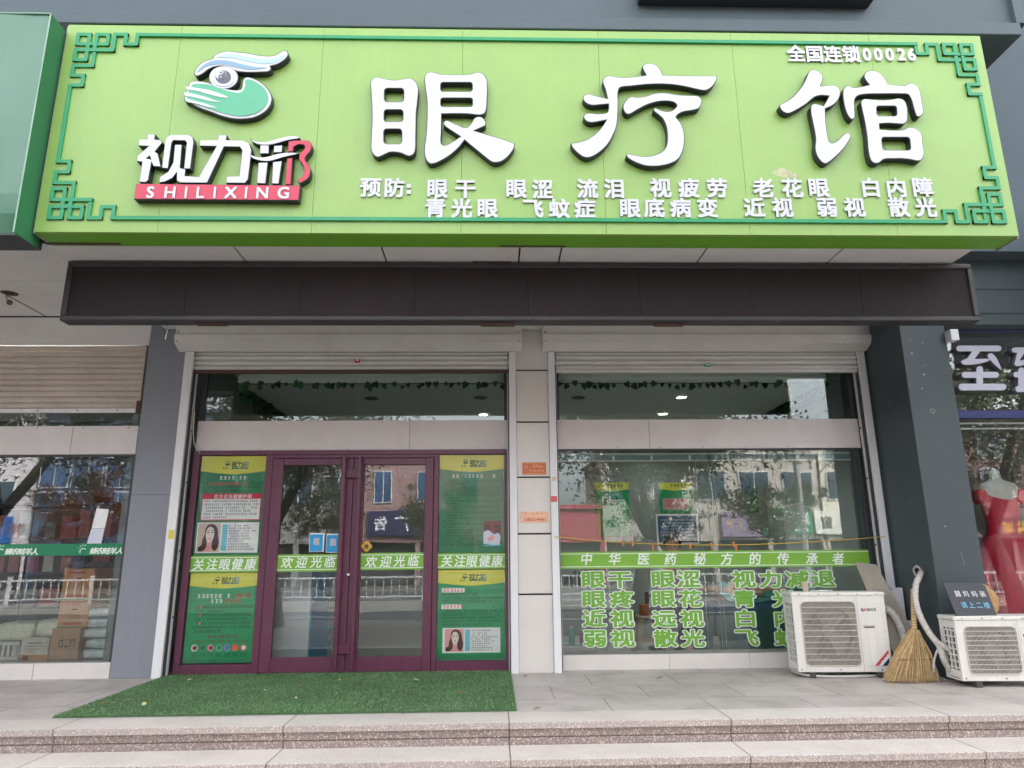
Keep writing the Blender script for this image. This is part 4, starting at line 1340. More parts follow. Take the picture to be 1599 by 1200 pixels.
# drawn dirt lines on the tile around the phone strip
# ------------------------------------------------------------------ clothes line and pegs
solo_l = []
def sag(t):
    a, b = Vector((0.205, -0.045, at(861, 838.5, -.045).z)), at(1383, 838, -.045)
    p = a.lerp(b, t)
    p.z -= 0.085 * 4 * t * (1 - t) * (1 + .25 * (0.5 - t))
    return p
ropem = mat('rope_yellow', (206, 170, 70), .6)
o = solo('clothes_line', MB().tube([sag(i / 24) for i in range(25)], .0042, 6), ropem, 'thin yellow clothes line strung across the shop window', 'line')
pegm = mat('peg_orange', (214, 128, 60), .5)
first = None
for i, (px, dz) in enumerate(((945, 0), (973, .02), (988.5, .018), (1019, -.018), (1077, .012), (1110.5, .012), (1145.5, .02), (1149, -.012))):
    lo, hi = 0., 1.
    for _ in range(40):
        t = (lo + hi) / 2
        v = sag(t) - CAM
        x = 799.5 + FPX * v.dot(RT) / v.dot(FW)
        lo, hi = (t, hi) if x < px else (lo, t)
    p = sag(t)
    if first is None:
        first = bpy.data.objects.new('clothes_peg', None)
        COL.objects.link(first)
        first.location = p
        tag(first, 'orange clothes peg, the one nearest the pillar on the clothes line', 'clothes peg', 'orange pegs on the clothes line')
        mb = MB()
        mb.slab([(p.x - .006, p.y - .009, p.z + .012), (p.x - .006, p.y - .012, p.z - .05), (p.x + .006, p.y - .012, p.z - .05), (p.x + .006, p.y - .009, p.z + .012)], (0, .005, 0))
        mb.slab([(p.x - .006, p.y + .004, p.z + .012), (p.x - .006, p.y + .007, p.z - .05), (p.x + .006, p.y + .007, p.z - .05), (p.x + .006, p.y + .004, p.z + .012)], (0, .005, 0))
        jaw = obj('jaw', mb, pegm, first)
        cl = obj('spring', MB().cyl((p.x - .008, p.y, p.z - .012), .008, .016, 8, 'x'), mat('peg_spring', (150, 120, 90), .4, metal=.6), first)
        pr = [jaw, cl]
        e = first
    else:
        e = first.copy()
        COL.objects.link(e)
        for c in pr:
            d = c.copy()
            COL.objects.link(d)
            d.parent = e
    e.location = p + Vector((0, 0, dz))
    e.rotation_euler = (0, rng.uniform(-.12, .12), 0)
    e['label'] = 'orange clothes peg on the line over the window, %s' % ['the one nearest the white pillar', 'second from the white pillar', 'third from the white pillar', 'hanging low, fourth from the pillar', 'alone over the middle of the window', 'sixth from the white pillar', 'upper of a close pair', 'lower of a close pair'][i]

# ------------------------------------------------------------------ artificial grass mat and fallen leaves
MX0, MX1, MY0, MY1 = -3.66, -0.255, -1.765, 0.085
g = MB()
g.box(MX0, MX1, MY0, MY1, .0015, .012, 2)
gr = random.Random(3)
V, F, M_ = [], [], []
for i in range(85000):
    x, y = gr.uniform(MX0, MX1), gr.uniform(MY0, MY1)
    if y > -0.03 and (x > -0.27 or x < -3.65):
        continue
    h = gr.uniform(.007, .019)
    a = gr.uniform(0, 6.283)
    lx, ly = gr.gauss(0, .009), gr.gauss(0, .009)
    wx, wy = .0026 * math.cos(a), .0026 * math.sin(a)
    n = len(V)
    V += [(x - wx, y - wy, .010), (x + wx, y + wy, .010), (x + lx, y + ly, .010 + h)]
    F.append((n, n + 1, n + 2))
    M_.append(0 if gr.random() < .6 else (1 if gr.random() < .82 else 3))
g.add(V, F, M_)
solo('grass_mat', g, [mat('grass_dark', (84, 120, 76), .6, .3, 1.6, dirt=.35, dirtcol=(96, 108, 78)), mat('grass_mid', (112, 150, 100), .55, .25, 1.6, dirt=.35, dirtcol=(120, 130, 96)), mat('mat_base', (70, 100, 64), .8), mat('grass_tip', (158, 190, 138), .5, .2, 3)],
     'bright artificial grass mat in front of the purple doors', 'mat', None)
lm = [mat('leaf_pale', (206, 200, 140), .6, .1), mat('leaf_brown', (150, 116, 66), .6, .1), mat('leaf_yellow', (196, 178, 84), .6, .1)]
leaf0 = None
for i, (px, py) in enumerate(((296, 1062), (272, 1078), (246, 1080), (161, 1098), (178, 1098), (225, 1100), (200, 1093), (332, 1070), (470, 1070), (413, 1078), (462, 1090), (600, 1093), (630, 1078), (718, 1082), (650, 1062), (530, 1062), (482, 1109), (124, 1119), (838, 1107), (880, 1045), (906, 1063), (1393, 1070), (1030, 1059), (820, 1056))):
    onmat = at(px, py, 0) is not None and i < 16
    p = onz(px, py, .04 if onmat else .004)
    if leaf0 is None:
        mb = MB()
        mb.slab([(-.026, 0, 0), (-.008, -.012, .004), (.012, -.010, .006), (.028, 0, .001), (.012, .011, .007), (-.010, .012, .004)], (0, 0, .0012))
        leaf0 = solo('fallen_leaf', mb, lm[0], '', 'leaf', 'dry leaves scattered on the ground')
        e = leaf0
        kinds = [leaf0.data]
        for m_ in lm[1:]:
            dd = leaf0.data.copy()
            dd.materials[0] = m_
            kinds.append(dd)
    else:
        e = leaf0.copy()
        COL.objects.link(e)
    e.data = kinds[(i * 7) % 5 % 3]
    e.location = p
    e.rotation_euler = (gr.uniform(-.3, .3), gr.uniform(-.2, .2), gr.uniform(0, 6.28))
    s_ = gr.uniform(.7, 1.25)
    e.scale = (s_, s_, s_)
    e['label'] = ('small dry leaf lying on the green grass mat' if onmat else 'small dry leaf lying on the bare granite paving')


# ================================================================== the shop to the left
nb = thing('neighbour_shop', 'neighbouring store on the left with a half lowered shutter and goods behind glass', 'building', (-6, 0.05, 0))
YN = 0.05
NX0, NX1 = -11.0, -4.19
prof = []
mb = MB()
z = 3.405
slat = (3.405 - 2.70) / 11
for i in range(11):
    z1 = z - slat
    ps = [(YN + .012, z), (YN + .002, z - slat * .15), (YN, z - slat * .5), (YN + .002, z - slat * .8), (YN + .012, z1 + .008), (YN + .016, z1 + .006), (YN + .016, z1)]
    for (ya, za), (yb, zb) in zip(ps, ps[1:]):
        mb.quad((NX0, ya, za), (NX0, yb, zb), (NX1 - .03, yb, zb), (NX1 - .03, ya, za))
    z = z1
shn = obj('shutter_curtain', mb, mat('shutter_tan', (198, 187, 176), .5, .06, 6, dirt=.4, dirtcol=(128, 112, 98)), nb)
mb = MB().box(NX0, NX1 - .06, YN - .012, YN + .03, 2.655, 2.70, 0, .004)
for i in range(12):
    mb.cyl((NX1 - .25 - i * .42, YN - .012, 2.678), .007, -.005, 6, 'y', 1)
obj('bottom_bar', mb, [JAMB, DARKG], shn)
obj('rusty_bracket', MB().box(NX1 - .055, NX1 - .005, YN - .02, YN + .04, 2.655, 2.78), RUST, nb)
mb = MB()
xs = [NX0] + [at(113, 690, YN).x + k for k in (-3.2, -1.6, 0)] + [NX1]
for a, b in zip(xs, xs[1:]):
    mb.box(a + .002, b - .002, YN - .02, YN + .04, 2.206, 2.508, 0, .003)
hp = obj('header_panel', mb, BEIGE, nb)
mb = MB()
for i in range(9):
    for z in (2.49,):
        mb.cyl((NX1 - .1 - i * .48, YN - .02, z), .006, -.004, 6, 'y')
obj('screw', mb, DARKG, hp)
obj('window_frame', MB().box(NX0, NX1, YN, YN + .06, 2.185, 2.206).box(NX1 - .03, NX1, YN, YN + .06, .145, 2.185).box(NX1 - .03, NX1, YN, YN + .06, 2.508, 2.655), DARKG, nb)
obj('pane', MB().box(NX0, at(28, 950, YN).x - .003, YN + .02, YN + .028, .15, 2.186).box(at(28, 950, YN).x + .003, NX1 - .03, YN + .02, YN + .028, .15, 2.186), GLASSL, nb)
obj('transom_pane', MB().box(NX0, NX1 - .03, YN + .02, YN + .028, 2.508, 2.66), GLASSL, nb)
mb = MB()
xs = [NX0] + [at(54, 1050, .03).x + k for k in (-1.6, -.8, 0)] + [NX1 + .015]
for a, b in zip(xs, xs[1:]):
    mb.box(a + .002, b - .002, .0, .2, 0.0, .148, 0, .003)
obj('window_sill', mb, TILE, nb)
LSZ = 3.735
xx = at(75, 497, .05).x
mb = MB()
mb.box(NX0, -4.0, -1.0, .06, LSZ, LSZ + .03).box(NX0, -4.0, -2.2, -1.008, LSZ + .001, LSZ + .03)
obj('soffit', mb, SOFF, nb)
mb = MB()
a0, a1 = onz(0, 458, LSZ), onz(75, 496, LSZ)
mb.box(a1.x - .008, a1.x + .008, -2.0, .05, LSZ - .0015, LSZ + .001)
obj('soffit_joint', mb, JOINT, nb)
obj('fascia_board', MB().box(NX0, -4.173, YN - .02, YN + .03, 3.408, LSZ + .12), SOFF, nb)
obj('shadow_gap', MB().box(NX0, -4.173, YN - .03, YN - .0205, LSZ - .012, LSZ + .001), JOINT, nb)
mb = MB().box(-11, -10.9, .3, 4, 0, 3.8).box(-11, -4.2, 3.9, 4.0, 0, 3.8).box(-4.30, -4.2, .31, 3.9, 0, 3.8)
obj('interior_wall', mb, mat('store_wall', (132, 136, 132), .8, .1), nb)
obj('interior_ceiling', MB().box(-11, -4.2, .12, 3.9, 3.3, 3.35), WHITEW, nb)
obj('side_wall', MB().box(-4.30, -4.1725, .085, .305, 0, 3.75), mat('store_wall_side', (132, 136, 132), .8, .1), nb)
struct('store_floor', MB().box(-11, -4.31, .21, 3.9, .0, .14), FLOORI)
# broken lamp hanging from a hole in the left soffit
p = onz(15, 458, LSZ)
lampn = thing('broken_lamp', 'broken rusty downlight dangling from a hole in the left soffit', 'lamp', p)
obj('hole_rim', MB().lathe((p.x, p.y, p.z - .004), [(.05, .0), (.075, .0), (.078, .004)], 18), RUST, lampn)
obj('hole', MB().cyl((p.x, p.y, p.z - .002), .05, .001, 18), JOINT, lampn)
mb = MB().tube([(p.x, p.y, p.z), (p.x - .02, p.y - .01, p.z - .05), (p.x + .01, p.y, p.z - .09)], .006, 5).sphere((p.x + .015, p.y, p.z - .10), .03, 8)
obj('lamp_body', mb, mat('old_brass', (120, 92, 76), .5, .3, 40), lampn)

# green tarpaulin sign over it
mb = MB()
GX1, GZ0, GZ1 = -3.958, 3.475, 5.372
NXG = 46
fr = random.Random(5)
for i in range(NXG):
    for j in range(12):
        def gp(u, v):
            x = -11 + (GX1 - .0 + 11) * u
            zz_ = GZ0 + (GZ1 - GZ0) * v
            y = -2.59 + .012 * math.sin(x * 3.1 + zz_ * 4) * math.exp(-3 * v) + .006 * math.sin(x * 7 - zz_ * 5) + (.05 * math.exp(-14 * v))
            return (x, y, zz_)
        mb.quad(gp(i / NXG, j / 12), gp((i + 1) / NXG, j / 12), gp((i + 1) / NXG, (j + 1) / 12), gp(i / NXG, (j + 1) / 12))
TARP = mat('green_tarpaulin', (58, 112, 84), .36, .04, 1.2, spec=.8, coat=.25)
ts = tag(obj('tarpaulin_sign', mb, TARP, None, True), 'blank dark green fabric sign box on the left, beside the lime green sign', 'sign')
obj('side_cloth', MB().box(GX1, GX1 + .004, -2.58, -2.30, GZ0, GZ1), mat('green_tarpaulin_side', (40, 104, 66), .5, .1, 3), ts)
obj('edge_seam', MB().tube([(-11, -2.592, GZ1), (GX1, -2.592, GZ1)], .008, 6).tube([(GX1, -2.59, GZ1), (GX1, -2.585, GZ0)], .006, 6), mat('seam_pale', (140, 170, 152), .5), ts)
obj('back_frame', MB().box(-11, GX1 - .01, -2.53, -2.24, GZ0 + .01, GZ1 - .01), DARKG, ts)
obj('sign_bottom', MB().box(-11, GX1, -2.56, -2.53, GZ0 - .012, GZ0 + .002), DARKG, ts)

# green film on its glass
YF = YN + .016
za, zb_ = at(100, 868, YF).z, at(100, 849.5, YF).z
fb = solo('window_band', MB().box(NX0, NX1 - .03, YF - .002, YF, za, zb_), mat('film_green', (0, 122, 80), .4, .04), 'dark green band with white slanted characters on the left store window', 'window band')
mb = MB()
for x0 in (-0, 128.5):
    for k, ch in enumerate('蜂农畦羊人'):
        putpx(mb, ch, 14 + x0 + k * 10.2 - (4 if x0 == 0 else 0) + 4, 861.5 - x0 * .008, 12, 11, YF - .0015, d=.0012, off=.03, shear=.2)
    c = at(1.5 + x0, 861 - x0 * .008, YF)
    arc = [(c.x + .035 * math.cos(a), c.z - .01 + .035 * math.sin(a)) for a in [R(40 + 14 * i) for i in range(13)]]
    arc += [(c.x + .027 * math.cos(a), c.z - .01 + .027 * math.sin(a)) for a in [R(208 - 14 * i) for i in range(13)]]
    shape(mb, [arc], YF - .0015, .0012)
    for i in range(5):
        a = R(70 + 30 * i)
        mb.box(c.x + .05 * math.cos(a) - .003, c.x + .05 * math.cos(a) + .003, YF - .003, YF - .0015, c.z + .045 * math.sin(a), c.z + .06 * math.sin(a) + .004)
obj('lettering', mb, DECALW, fb)
a, b = at(150.5, 794, YF), at(166, 825, YF)
mb = MB().slab([(a.x + .004, YF - .002, a.z), (b.x + .004, YF - .002, a.z - .012), (b.x - .014, YF - .002, b.z), (a.x - .02, YF - .002, b.z)], (0, .0015, 0))
solo('paper_notice', mb, PAPER, 'blank cream paper sheet taped inside the left store window', 'notice')
c = at(163, 850, YF)
mb = MB().slab([(a.x - .022, YF - .002, b.z - .003), (b.x - .016, YF - .002, b.z - .003), (b.x - .03, YF - .002, c.z + .005), (a.x - .05, YF - .002, c.z + .005)], (0, .0015, 0))
o = solo('paper_notice', mb, mat('flyer', (206, 206, 222), .6, .06, 20), 'pale printed flyer under the blank sheet in the left store window', 'notice')

# goods stacked behind the left store window
KR = mat('cardboard', (206, 146, 98), .8, .08, 5)
KR2 = mat('brown_cardboard', (182, 144, 108), .8, .08, 5)
def carton(x0, x1, y0, y1, z0, z1, m_, label, deco):
    o = solo('carton', MB().box(x0, x1, y0, y1, z0, z1, 0, .004), m_, label, 'box', 'cartons in the left store window')
    for nm, mt, (u0, v0, u1, v1) in deco:
        w_, h_ = x1 - x0, z1 - z0
        obj(nm, MB().box(x0 + u0 * w_, x0 + u1 * w_, y0 - .0015, y0 - .0003, z1 - v1 * h_, z1 - v0 * h_), mt, o)
    return o
OR = mat('print_orange', (190, 84, 60), .7, .2, 60)
GB = mat('print_olive', (110, 130, 60), .7, .1, 20)
Y0 = .26
X_ = lambda px, py: at(px, py, Y0).x
Z_ = lambda px, py: at(px, py, Y0).z
deco = [('hand_hole', BLACK, (.44, .3, .60, .34)), ('print', OR, (.2, .10, .72, .15)), ('print', OR, (.18, .82, .8, .88)), ('foot_stripe', GB, (0, .93, 1, .99)), ('print', mat('print_tan', (196, 140, 84), .7, .1, 30), (.3, .42, .72, .70))]
carton(X_(89, 975), X_(136, 975), Y0, .66, .452, .452 + Z_(110, 955) - Z_(110, 998), KR, 'orange brown carton, lower of the two stacked on the plain brown box', deco)
zt = .452 + Z_(110, 955) - Z_(110, 998)
carton(X_(95, 930), X_(143, 930), Y0, .66, zt + .001, zt + .32, KR, 'orange brown carton at the top of the stack in the left window', deco)
carton(X_(32, 1015), X_(75, 1015), Y0, .60, .141, Z_(50, 996), mat('white_carton', (206, 190, 166), .7, .12, 3, tint2=(226, 222, 216)), 'white and orange printed carton low in the left store window',
       [('print', mat('print_blue', (90, 110, 130), .7), (.25, .22, .75, .26)), ('print', mat('print_grey', (150, 130, 110), .7), (.15, .36, .8, .39)), ('print', mat('print_grey', (150, 130, 110), .7), (.15, .48, .7, .51)), ('print', OR, (.1, .80, .32, .97)), ('print', mat('print_grey', (150, 130, 110), .7), (.15, .6, .5, .63)),
        ('orange_fade', mat('print_fade', (206, 150, 100), .7, .05), (0, .74, 1, 1))])
carton(X_(76, 1015), X_(121, 1015), Y0 + .01, .64, .141, .451, KR2, 'plain brown carton with black handling marks, under the stack', [('print', BLACK, (.3, .36, .42, .40)), ('print', BLACK, (.3, .36, .32, .58)), ('print', BLACK, (.42, .36, .44, .58)), ('print', BLACK, (.3, .56, .44, .59)), ('print', BLACK, (.5, .36, .66, .38)), ('print', BLACK, (.5, .56, .66, .59)), ('print', BLACK, (.70, .36, .86, .39)), ('print', BLACK, (.70, .38, .72, .58)), ('print', BLACK, (.84, .38, .86, .58)), ('tape', KR, (.46, .0, .54, .3))])


def bag(x0, x1, y0, y1, z0, z1, seed, amp=.016, n=14):
    """lumpy wrapped bundle"""
    r = random.Random(seed)
    ph = [r.uniform(0, 6.28) for _ in range(8)]
    mb = MB()
    V = []
    for i in range(n + 1):
        t = math.pi * i / n
        for k in range(2 * n):
            a = math.pi * k / n
            cx = math.copysign(abs(math.cos(a)) ** .45, math.cos(a)) * math.sin(t) ** .45
            cy = math.copysign(abs(math.sin(a)) ** .45, math.sin(a)) * math.sin(t) ** .45
            cz = math.copysign(abs(math.cos(t)) ** .55, math.cos(t))
            b = 1 + amp * 5 * (math.sin(5 * a + ph[0] + 3 * t) * .4 + math.sin(9 * a + ph[1] - 6 * t) * .3 + math.sin(14 * t + ph[2] + 2 * a) * .25)
            V.append(((x0 + x1) / 2 + (x1 - x0) / 2 * cx * b, (y0 + y1) / 2 + (y1 - y0) / 2 * cy * b, (z0 + z1) / 2 + (z1 - z0) / 2 * cz * (1 + .1 * (b - 1))))
    F = []
    for i in range(n):
        for k in range(2 * n):
            F.append((i * 2 * n + k, i * 2 * n + (k + 1) % (2 * n), (i + 1) * 2 * n + (k + 1) % (2 * n), (i + 1) * 2 * n + k))
    return mb.add(V, F)


BAGW = mat('clear_plastic_wrap', (206, 214, 212), .25, .25, 14, bump=.6, bscale=22, spec=.8)
FOAM = mat('foam_net', (228, 228, 200), .6, .12, 30, bump=.4, bscale=60)
zz0 = .141
for i in range(5):
    h_ = .105
    solo('wrapped_bundle', bag(X_(123 - i * 1.2 + (i % 2) * 3, 1010) + .01 * (i % 2), X_(184, 1010), Y0, .72, zz0, zz0 + h_, 20 + i), BAGW, 'silvery plastic wrapped bundle in the pile by the left pillar, %s' % ['lowest', 'second from the floor', 'in the middle', 'second from the top', 'topmost'][i], 'bundle', 'wrapped bundles in the left store window', True)
    zz0 += h_ - .004
crate = thing('plastic_crate', 'white slotted plastic crate at the left edge of the store window', 'crate', (-5, Y0, .141))
cx0, cx1, cz1 = X_(-20, 1015), X_(29, 1015), Z_(15, 1003)
mb = MB().box(cx0, cx1, Y0 + .03, .62, .141, .15).box(cx0, cx1, Y0, .62, cz1 - .03, cz1, 0, .004).box(cx0, cx1, Y0, Y0 + .02, .15, .18).box(cx1 - .03, cx1, Y0 + .001, .62, .15, cz1 - .03)
for i in range(7):
    x = cx0 + (cx1 - cx0) * i / 6
    mb.box(x - .015, x + .015, Y0 + .001, Y0 + .018, .18, cz1 - .03)
obj('crate_body', mb, mat('crate_white', (214, 212, 208), .4, .04), crate)
obj('crate_lining', MB().box(cx0 + .02, cx1 - .03, Y0 + .02, .6, .151, cz1 - .04), mat('crate_fill', (150, 110, 90), .8, .2, 20), crate)
solo('foam_bag', bag(X_(-12, 985), X_(48, 985), Y0 + .02, .60, cz1 + .001, cz1 + .19, 31, .02), FOAM, 'clear bag of pale foam nets lying on the plastic crate', 'bag', None, True)
solo('foam_bag', bag(X_(50, 985), X_(88, 985), Y0 + .02, .60, Z_(50, 996) + .001, Z_(50, 996) + .17, 32, .02), FOAM, 'clear bag of pale foam nets lying on the white carton', 'bag', None, True)
solo('folded_sacks', bag(X_(93, 905), X_(150, 905), Y0 + .02, .62, zt + .322, zt + .39, 33, .03), mat('sack_mix', (110, 96, 92), .6, .5, 14), 'crumpled plastic sacks piled on top of the carton stack', 'sacks', None, True)
# shelves of the store further in
shl = thing('store_shelf', 'dim display shelf with packets at the back of the left store', 'shelf', (-6.5, 2.6, .14))
mb = MB()
for z in (.5, .95, 1.4, 1.85):
    mb.box(-9, -4.5, 2.6, 3.0, z, z + .03)
for x in (-9, -7.5, -6, -4.52):
    mb.box(x, x + .03, 2.6, 3.0, .141, 2.0)
obj('shelf_frame', mb, DARKG, shl)
pr_ = random.Random(9)
cols = [mat('packet_%s' % n_, c_, .5, .1) for n_, c_ in (('red', (150, 52, 56)), ('teal', (70, 130, 136)), ('white', (196, 192, 186)), ('dark', (66, 70, 66)), ('rose', (176, 110, 110)))]
for z in (.53, .98, 1.43):
    x = -8.95
    while x < -4.8:
        w_ = pr_.uniform(.1, .28)
        obj('packet', MB().box(x, x + w_, 2.62, 2.9, z, z + pr_.uniform(.2, .38)), pr_.choice(cols), shl)
        x += w_ + pr_.uniform(.02, .12)

# ================================================================== the shop to the right
rs = thing('dress_shop', 'dress shop on the right with navy window frames behind the teal pillar', 'building', (5, -.5, 0))
YR = -0.50
obj('navy_frame', MB().box(4.21, 11, YR - .03, YR + .05, 3.385, 3.44, 0, .003).box(4.21, 11, YR - .028, YR + .05, 2.455, 2.535, 0, .003).box(4.21, 11, YR, YR + .05, .15, .2), NAVY, rs)
obj('pane', MB().box(4.21, 11, YR + .02, YR + .028, .2, 2.455), GLASSR, rs)
obj('transom_pane', MB().box(4.21, 11, YR + .02, YR + .028, 2.535, 3.385), GLASS, rs)
obj('window_sill', MB().box(4.21, 11, YR - .05, YR + .05, 0, .15, 0, .004), TILE, rs)
mb = MB().box(4.3, 11, 3, 3.1, 0, 3.8).box(4.21, 4.3, -.3, 3, 0, 3.8).box(10.9, 11, -.4, 3, 0, 3.8)
mb.box(4.3, 11, -.2, 3, 3.5, 3.55)
obj('interior_wall', mb, mat('dress_shop_wall', (120, 122, 116), .8, .05), rs)
struct('dress_shop_floor', MB().box(4.3, 10.9, -.4, 3, 0, .12), FLOORI)
mb = MB().box(4.4, 11, -.18, 0.0, 2.3, 2.48)
obj('fabric_shelf', mb, mat('grey_board', (92, 94, 92), .7), rs)
obj('added_canopy', MB().box(5.6, 14, -2.2, -.96, 3.45, 4.6), DARKG, rs)  # unseen box, added to keep bright sky reflections off the transom pane
obj('blind_rail', MB().box(4.23, 11, YR + .04, YR + .06, 2.405, 2.42).box(4.23, 11, YR + .04, YR + .06, 2.35, 2.365), JAMB, rs)

# channel letters on its transom
cap = lambda x0, y0, x1, y1: rrect(x0, y0, x1, y1, min(abs(x1 - x0), abs(y1 - y0)) / 2 - .5)
ltr1 = [[cap(200, 240, 622, 294)], [sharp([(350, 290), (425, 292), (370, 365), (300, 365)])], [smooth_loop([(245, 390), (300, 362), (400, 366), (515, 365), (500, 385), (400, 412), (300, 420), (255, 412)])],
        [smooth_loop([(490, 335), (520, 312), (560, 340), (595, 400), (620, 468), (570, 430), (520, 380)])], [cap(248, 487, 595, 543)], [cap(385, 433, 447, 620)], [cap(218, 598, 664, 660)]]
ltr2 = [[cap(718, 258, 1120, 306)], [sharp([(770, 300), (840, 302), (790, 380), (745, 400)])], [smooth_loop([(742, 405), (790, 380), (900, 385), (890, 405), (790, 430), (752, 428)])], [cap(732, 486, 1050, 538)], [cap(778, 446, 836, 660)], [cap(750, 620, 1120, 676)]]
def letter(parts, label):
    m = MB()
    m2 = MB()
    for i, lp in enumerate(parts):
        L = px_loops([[(p[0], p[1]) for p in lp[0]]], (1460, 500), 6, YR - .03)
        shape(m, L, YR + .018, .05 + .0006 * i, .0, (0, 1))
    o = solo('channel_letter', m, [mat('letter_lilac', (196, 196, 212), .4, .02), mat('letter_side_grey', (120, 120, 130), .5)], label, 'letter', 'letters on the dress shop window')
letter([[l if not isinstance(l, list) else l for l in p] for p in ltr1], 'white rounded character 至 on the transom right of the teal pillar')
letter(ltr2, 'white rounded character cut off by the right edge of the photo')
mb = MB()
wr = random.Random(12)
for pts in (((1462, 566), (1495, 534), (1512, 531), (1541, 537)), ((1487, 549), (1490, 568), (1504, 573), (1517, 580)), ((1570, 540), (1576, 560), (1574, 566)), ((1580, 540), (1590, 534), (1599, 533))):
    P = [at(*q, YR + .07) for q in pts]
    mb.tube(P, .004, 5)
solo('loose_cable', mb, mat('cable_tan', (140, 112, 92), .6, .3, 20), 'tangled brownish wires behind the white characters of the right window', 'cable')
mb = MB()
for i in range(9):
    p = at(wr.uniform(1490, 1599), wr.uniform(560, 630), YR + .15)
    mb.add(bag(p.x - .05, p.x + .05, p.y - .02, p.y + .03, p.z - .03, p.z + .03, 60 + i, .05, 6).v, bag(p.x - .05, p.x + .05, p.y - .02, p.y + .03, p.z - .03, p.z + .03, 60 + i, .05, 6).f)
# white box on the pillar edge
p, q = at(1474, 516.5, -.75), at(1489.5, 533.5, -.75)
o = solo('junction_box', MB().box(p.x + .03, q.x + .03, -.80, -.70, q.z, p.z, 0, .004), JAMB, 'small white box fixed high beside the teal pillar', 'box')

# mannequin with a red dress
mq = thing('mannequin', 'white headless mannequin in a red ball gown behind the right window', 'mannequin', (5.13, .2, .12))
MY = .02
mc = at(1563, 800, MY)
prof = [(.02, 1.80), (.055, 1.77), (.06, 1.70), (.075, 1.68), (.20, 1.63), (.21, 1.56), (.19, 1.46), (.17, 1.40)]
mb = MB()
for r_, z in prof:
    pass
mb.lathe((mc.x, MY, 0), prof, 22)
mb.v = [(x, MY + (y - MY) * .62, z + .2) for x, y, z in mb.v]
obj('torso', mb, mat('mannequin_white', (226, 224, 216), .4), mq, True)
REDD = mat('red_satin', (218, 34, 68), .38, .12, 5, spec=.6)
def gown(n=60):
    mb = MB()
    rows = [(.205, 1.50), (.19, 1.38), (.165, 1.22), (.18, 1.12), (.30, .95), (.40, .75), (.48, .5), (.55, .25), (.58, .13)]
    V, F = [], []
    for i, (r_, z) in enumerate(rows):
        for k in range(n):
            a = 6.2832 * k / n
            f = 1 + (0.09 * math.sin(11 * a + z * 2) + .05 * math.sin(23 * a)) * max(0, (1.15 - z))
            V.append((mc.x + r_ * f * math.cos(a), MY + r_ * f * math.sin(a) * (.66 if z > 1.1 else .7), z + .2 * min(1, max(0, (z - .13) / .8)) + (.04 * math.cos(2 * a) if i == 0 else 0)))
    for i in range(len(rows) - 1):
        for k in range(n):
            F.append((i * n + k, i * n + (k + 1) % n, (i + 1) * n + (k + 1) % n, (i + 1) * n + k))
    return mb.add(V, F)
obj('dress', gown(), REDD, mq, True)
mb = MB()
for s_ in (-1, 1):
    mb.add(bag(mc.x + s_ * .2 - .06, mc.x + s_ * .2 + .06, -.06, .09, 1.62, 1.78, 71 + s_, .03, 8).v, bag(mc.x + s_ * .2 - .06, mc.x + s_ * .2 + .06, -.06, .09, 1.62, 1.78, 71 + s_, .03, 8).f)
obj('sleeve', mb, REDD, mq, True)
e = mq
mq2 = thing('mannequin', 'red gown on a stand deeper in the right shop, behind the first', 'mannequin', (6.3, .6, .12))
for c in list(mq.children):
    d = c.copy()
    COL.objects.link(d)
    d.parent = mq2
mq2.location = mq.location + Vector((.95, .35, 0))


# ================================================================== outdoor air conditioner units
ACW = mat('ac_casing', (222, 219, 212), .42, .03, 3, dirt=.22, dirtcol=(150, 140, 128), streak=True)
ACG = mat('ac_grille', (196, 190, 180), .45, .05, 8, dirt=.3, dirtcol=(120, 110, 100))
ACD = mat('ac_inside', (70, 64, 60), .7, .15, 6)
ACFAN = mat('ac_fan', (126, 116, 106), .5, .1, 10)
FINS = mat('ac_fins', (92, 104, 110), .5, .2, 60, metal=.3)
LOGOB = mat('badge_navy', (40, 46, 96), .4)
LOGOR = mat('badge_red', (206, 70, 84), .4)


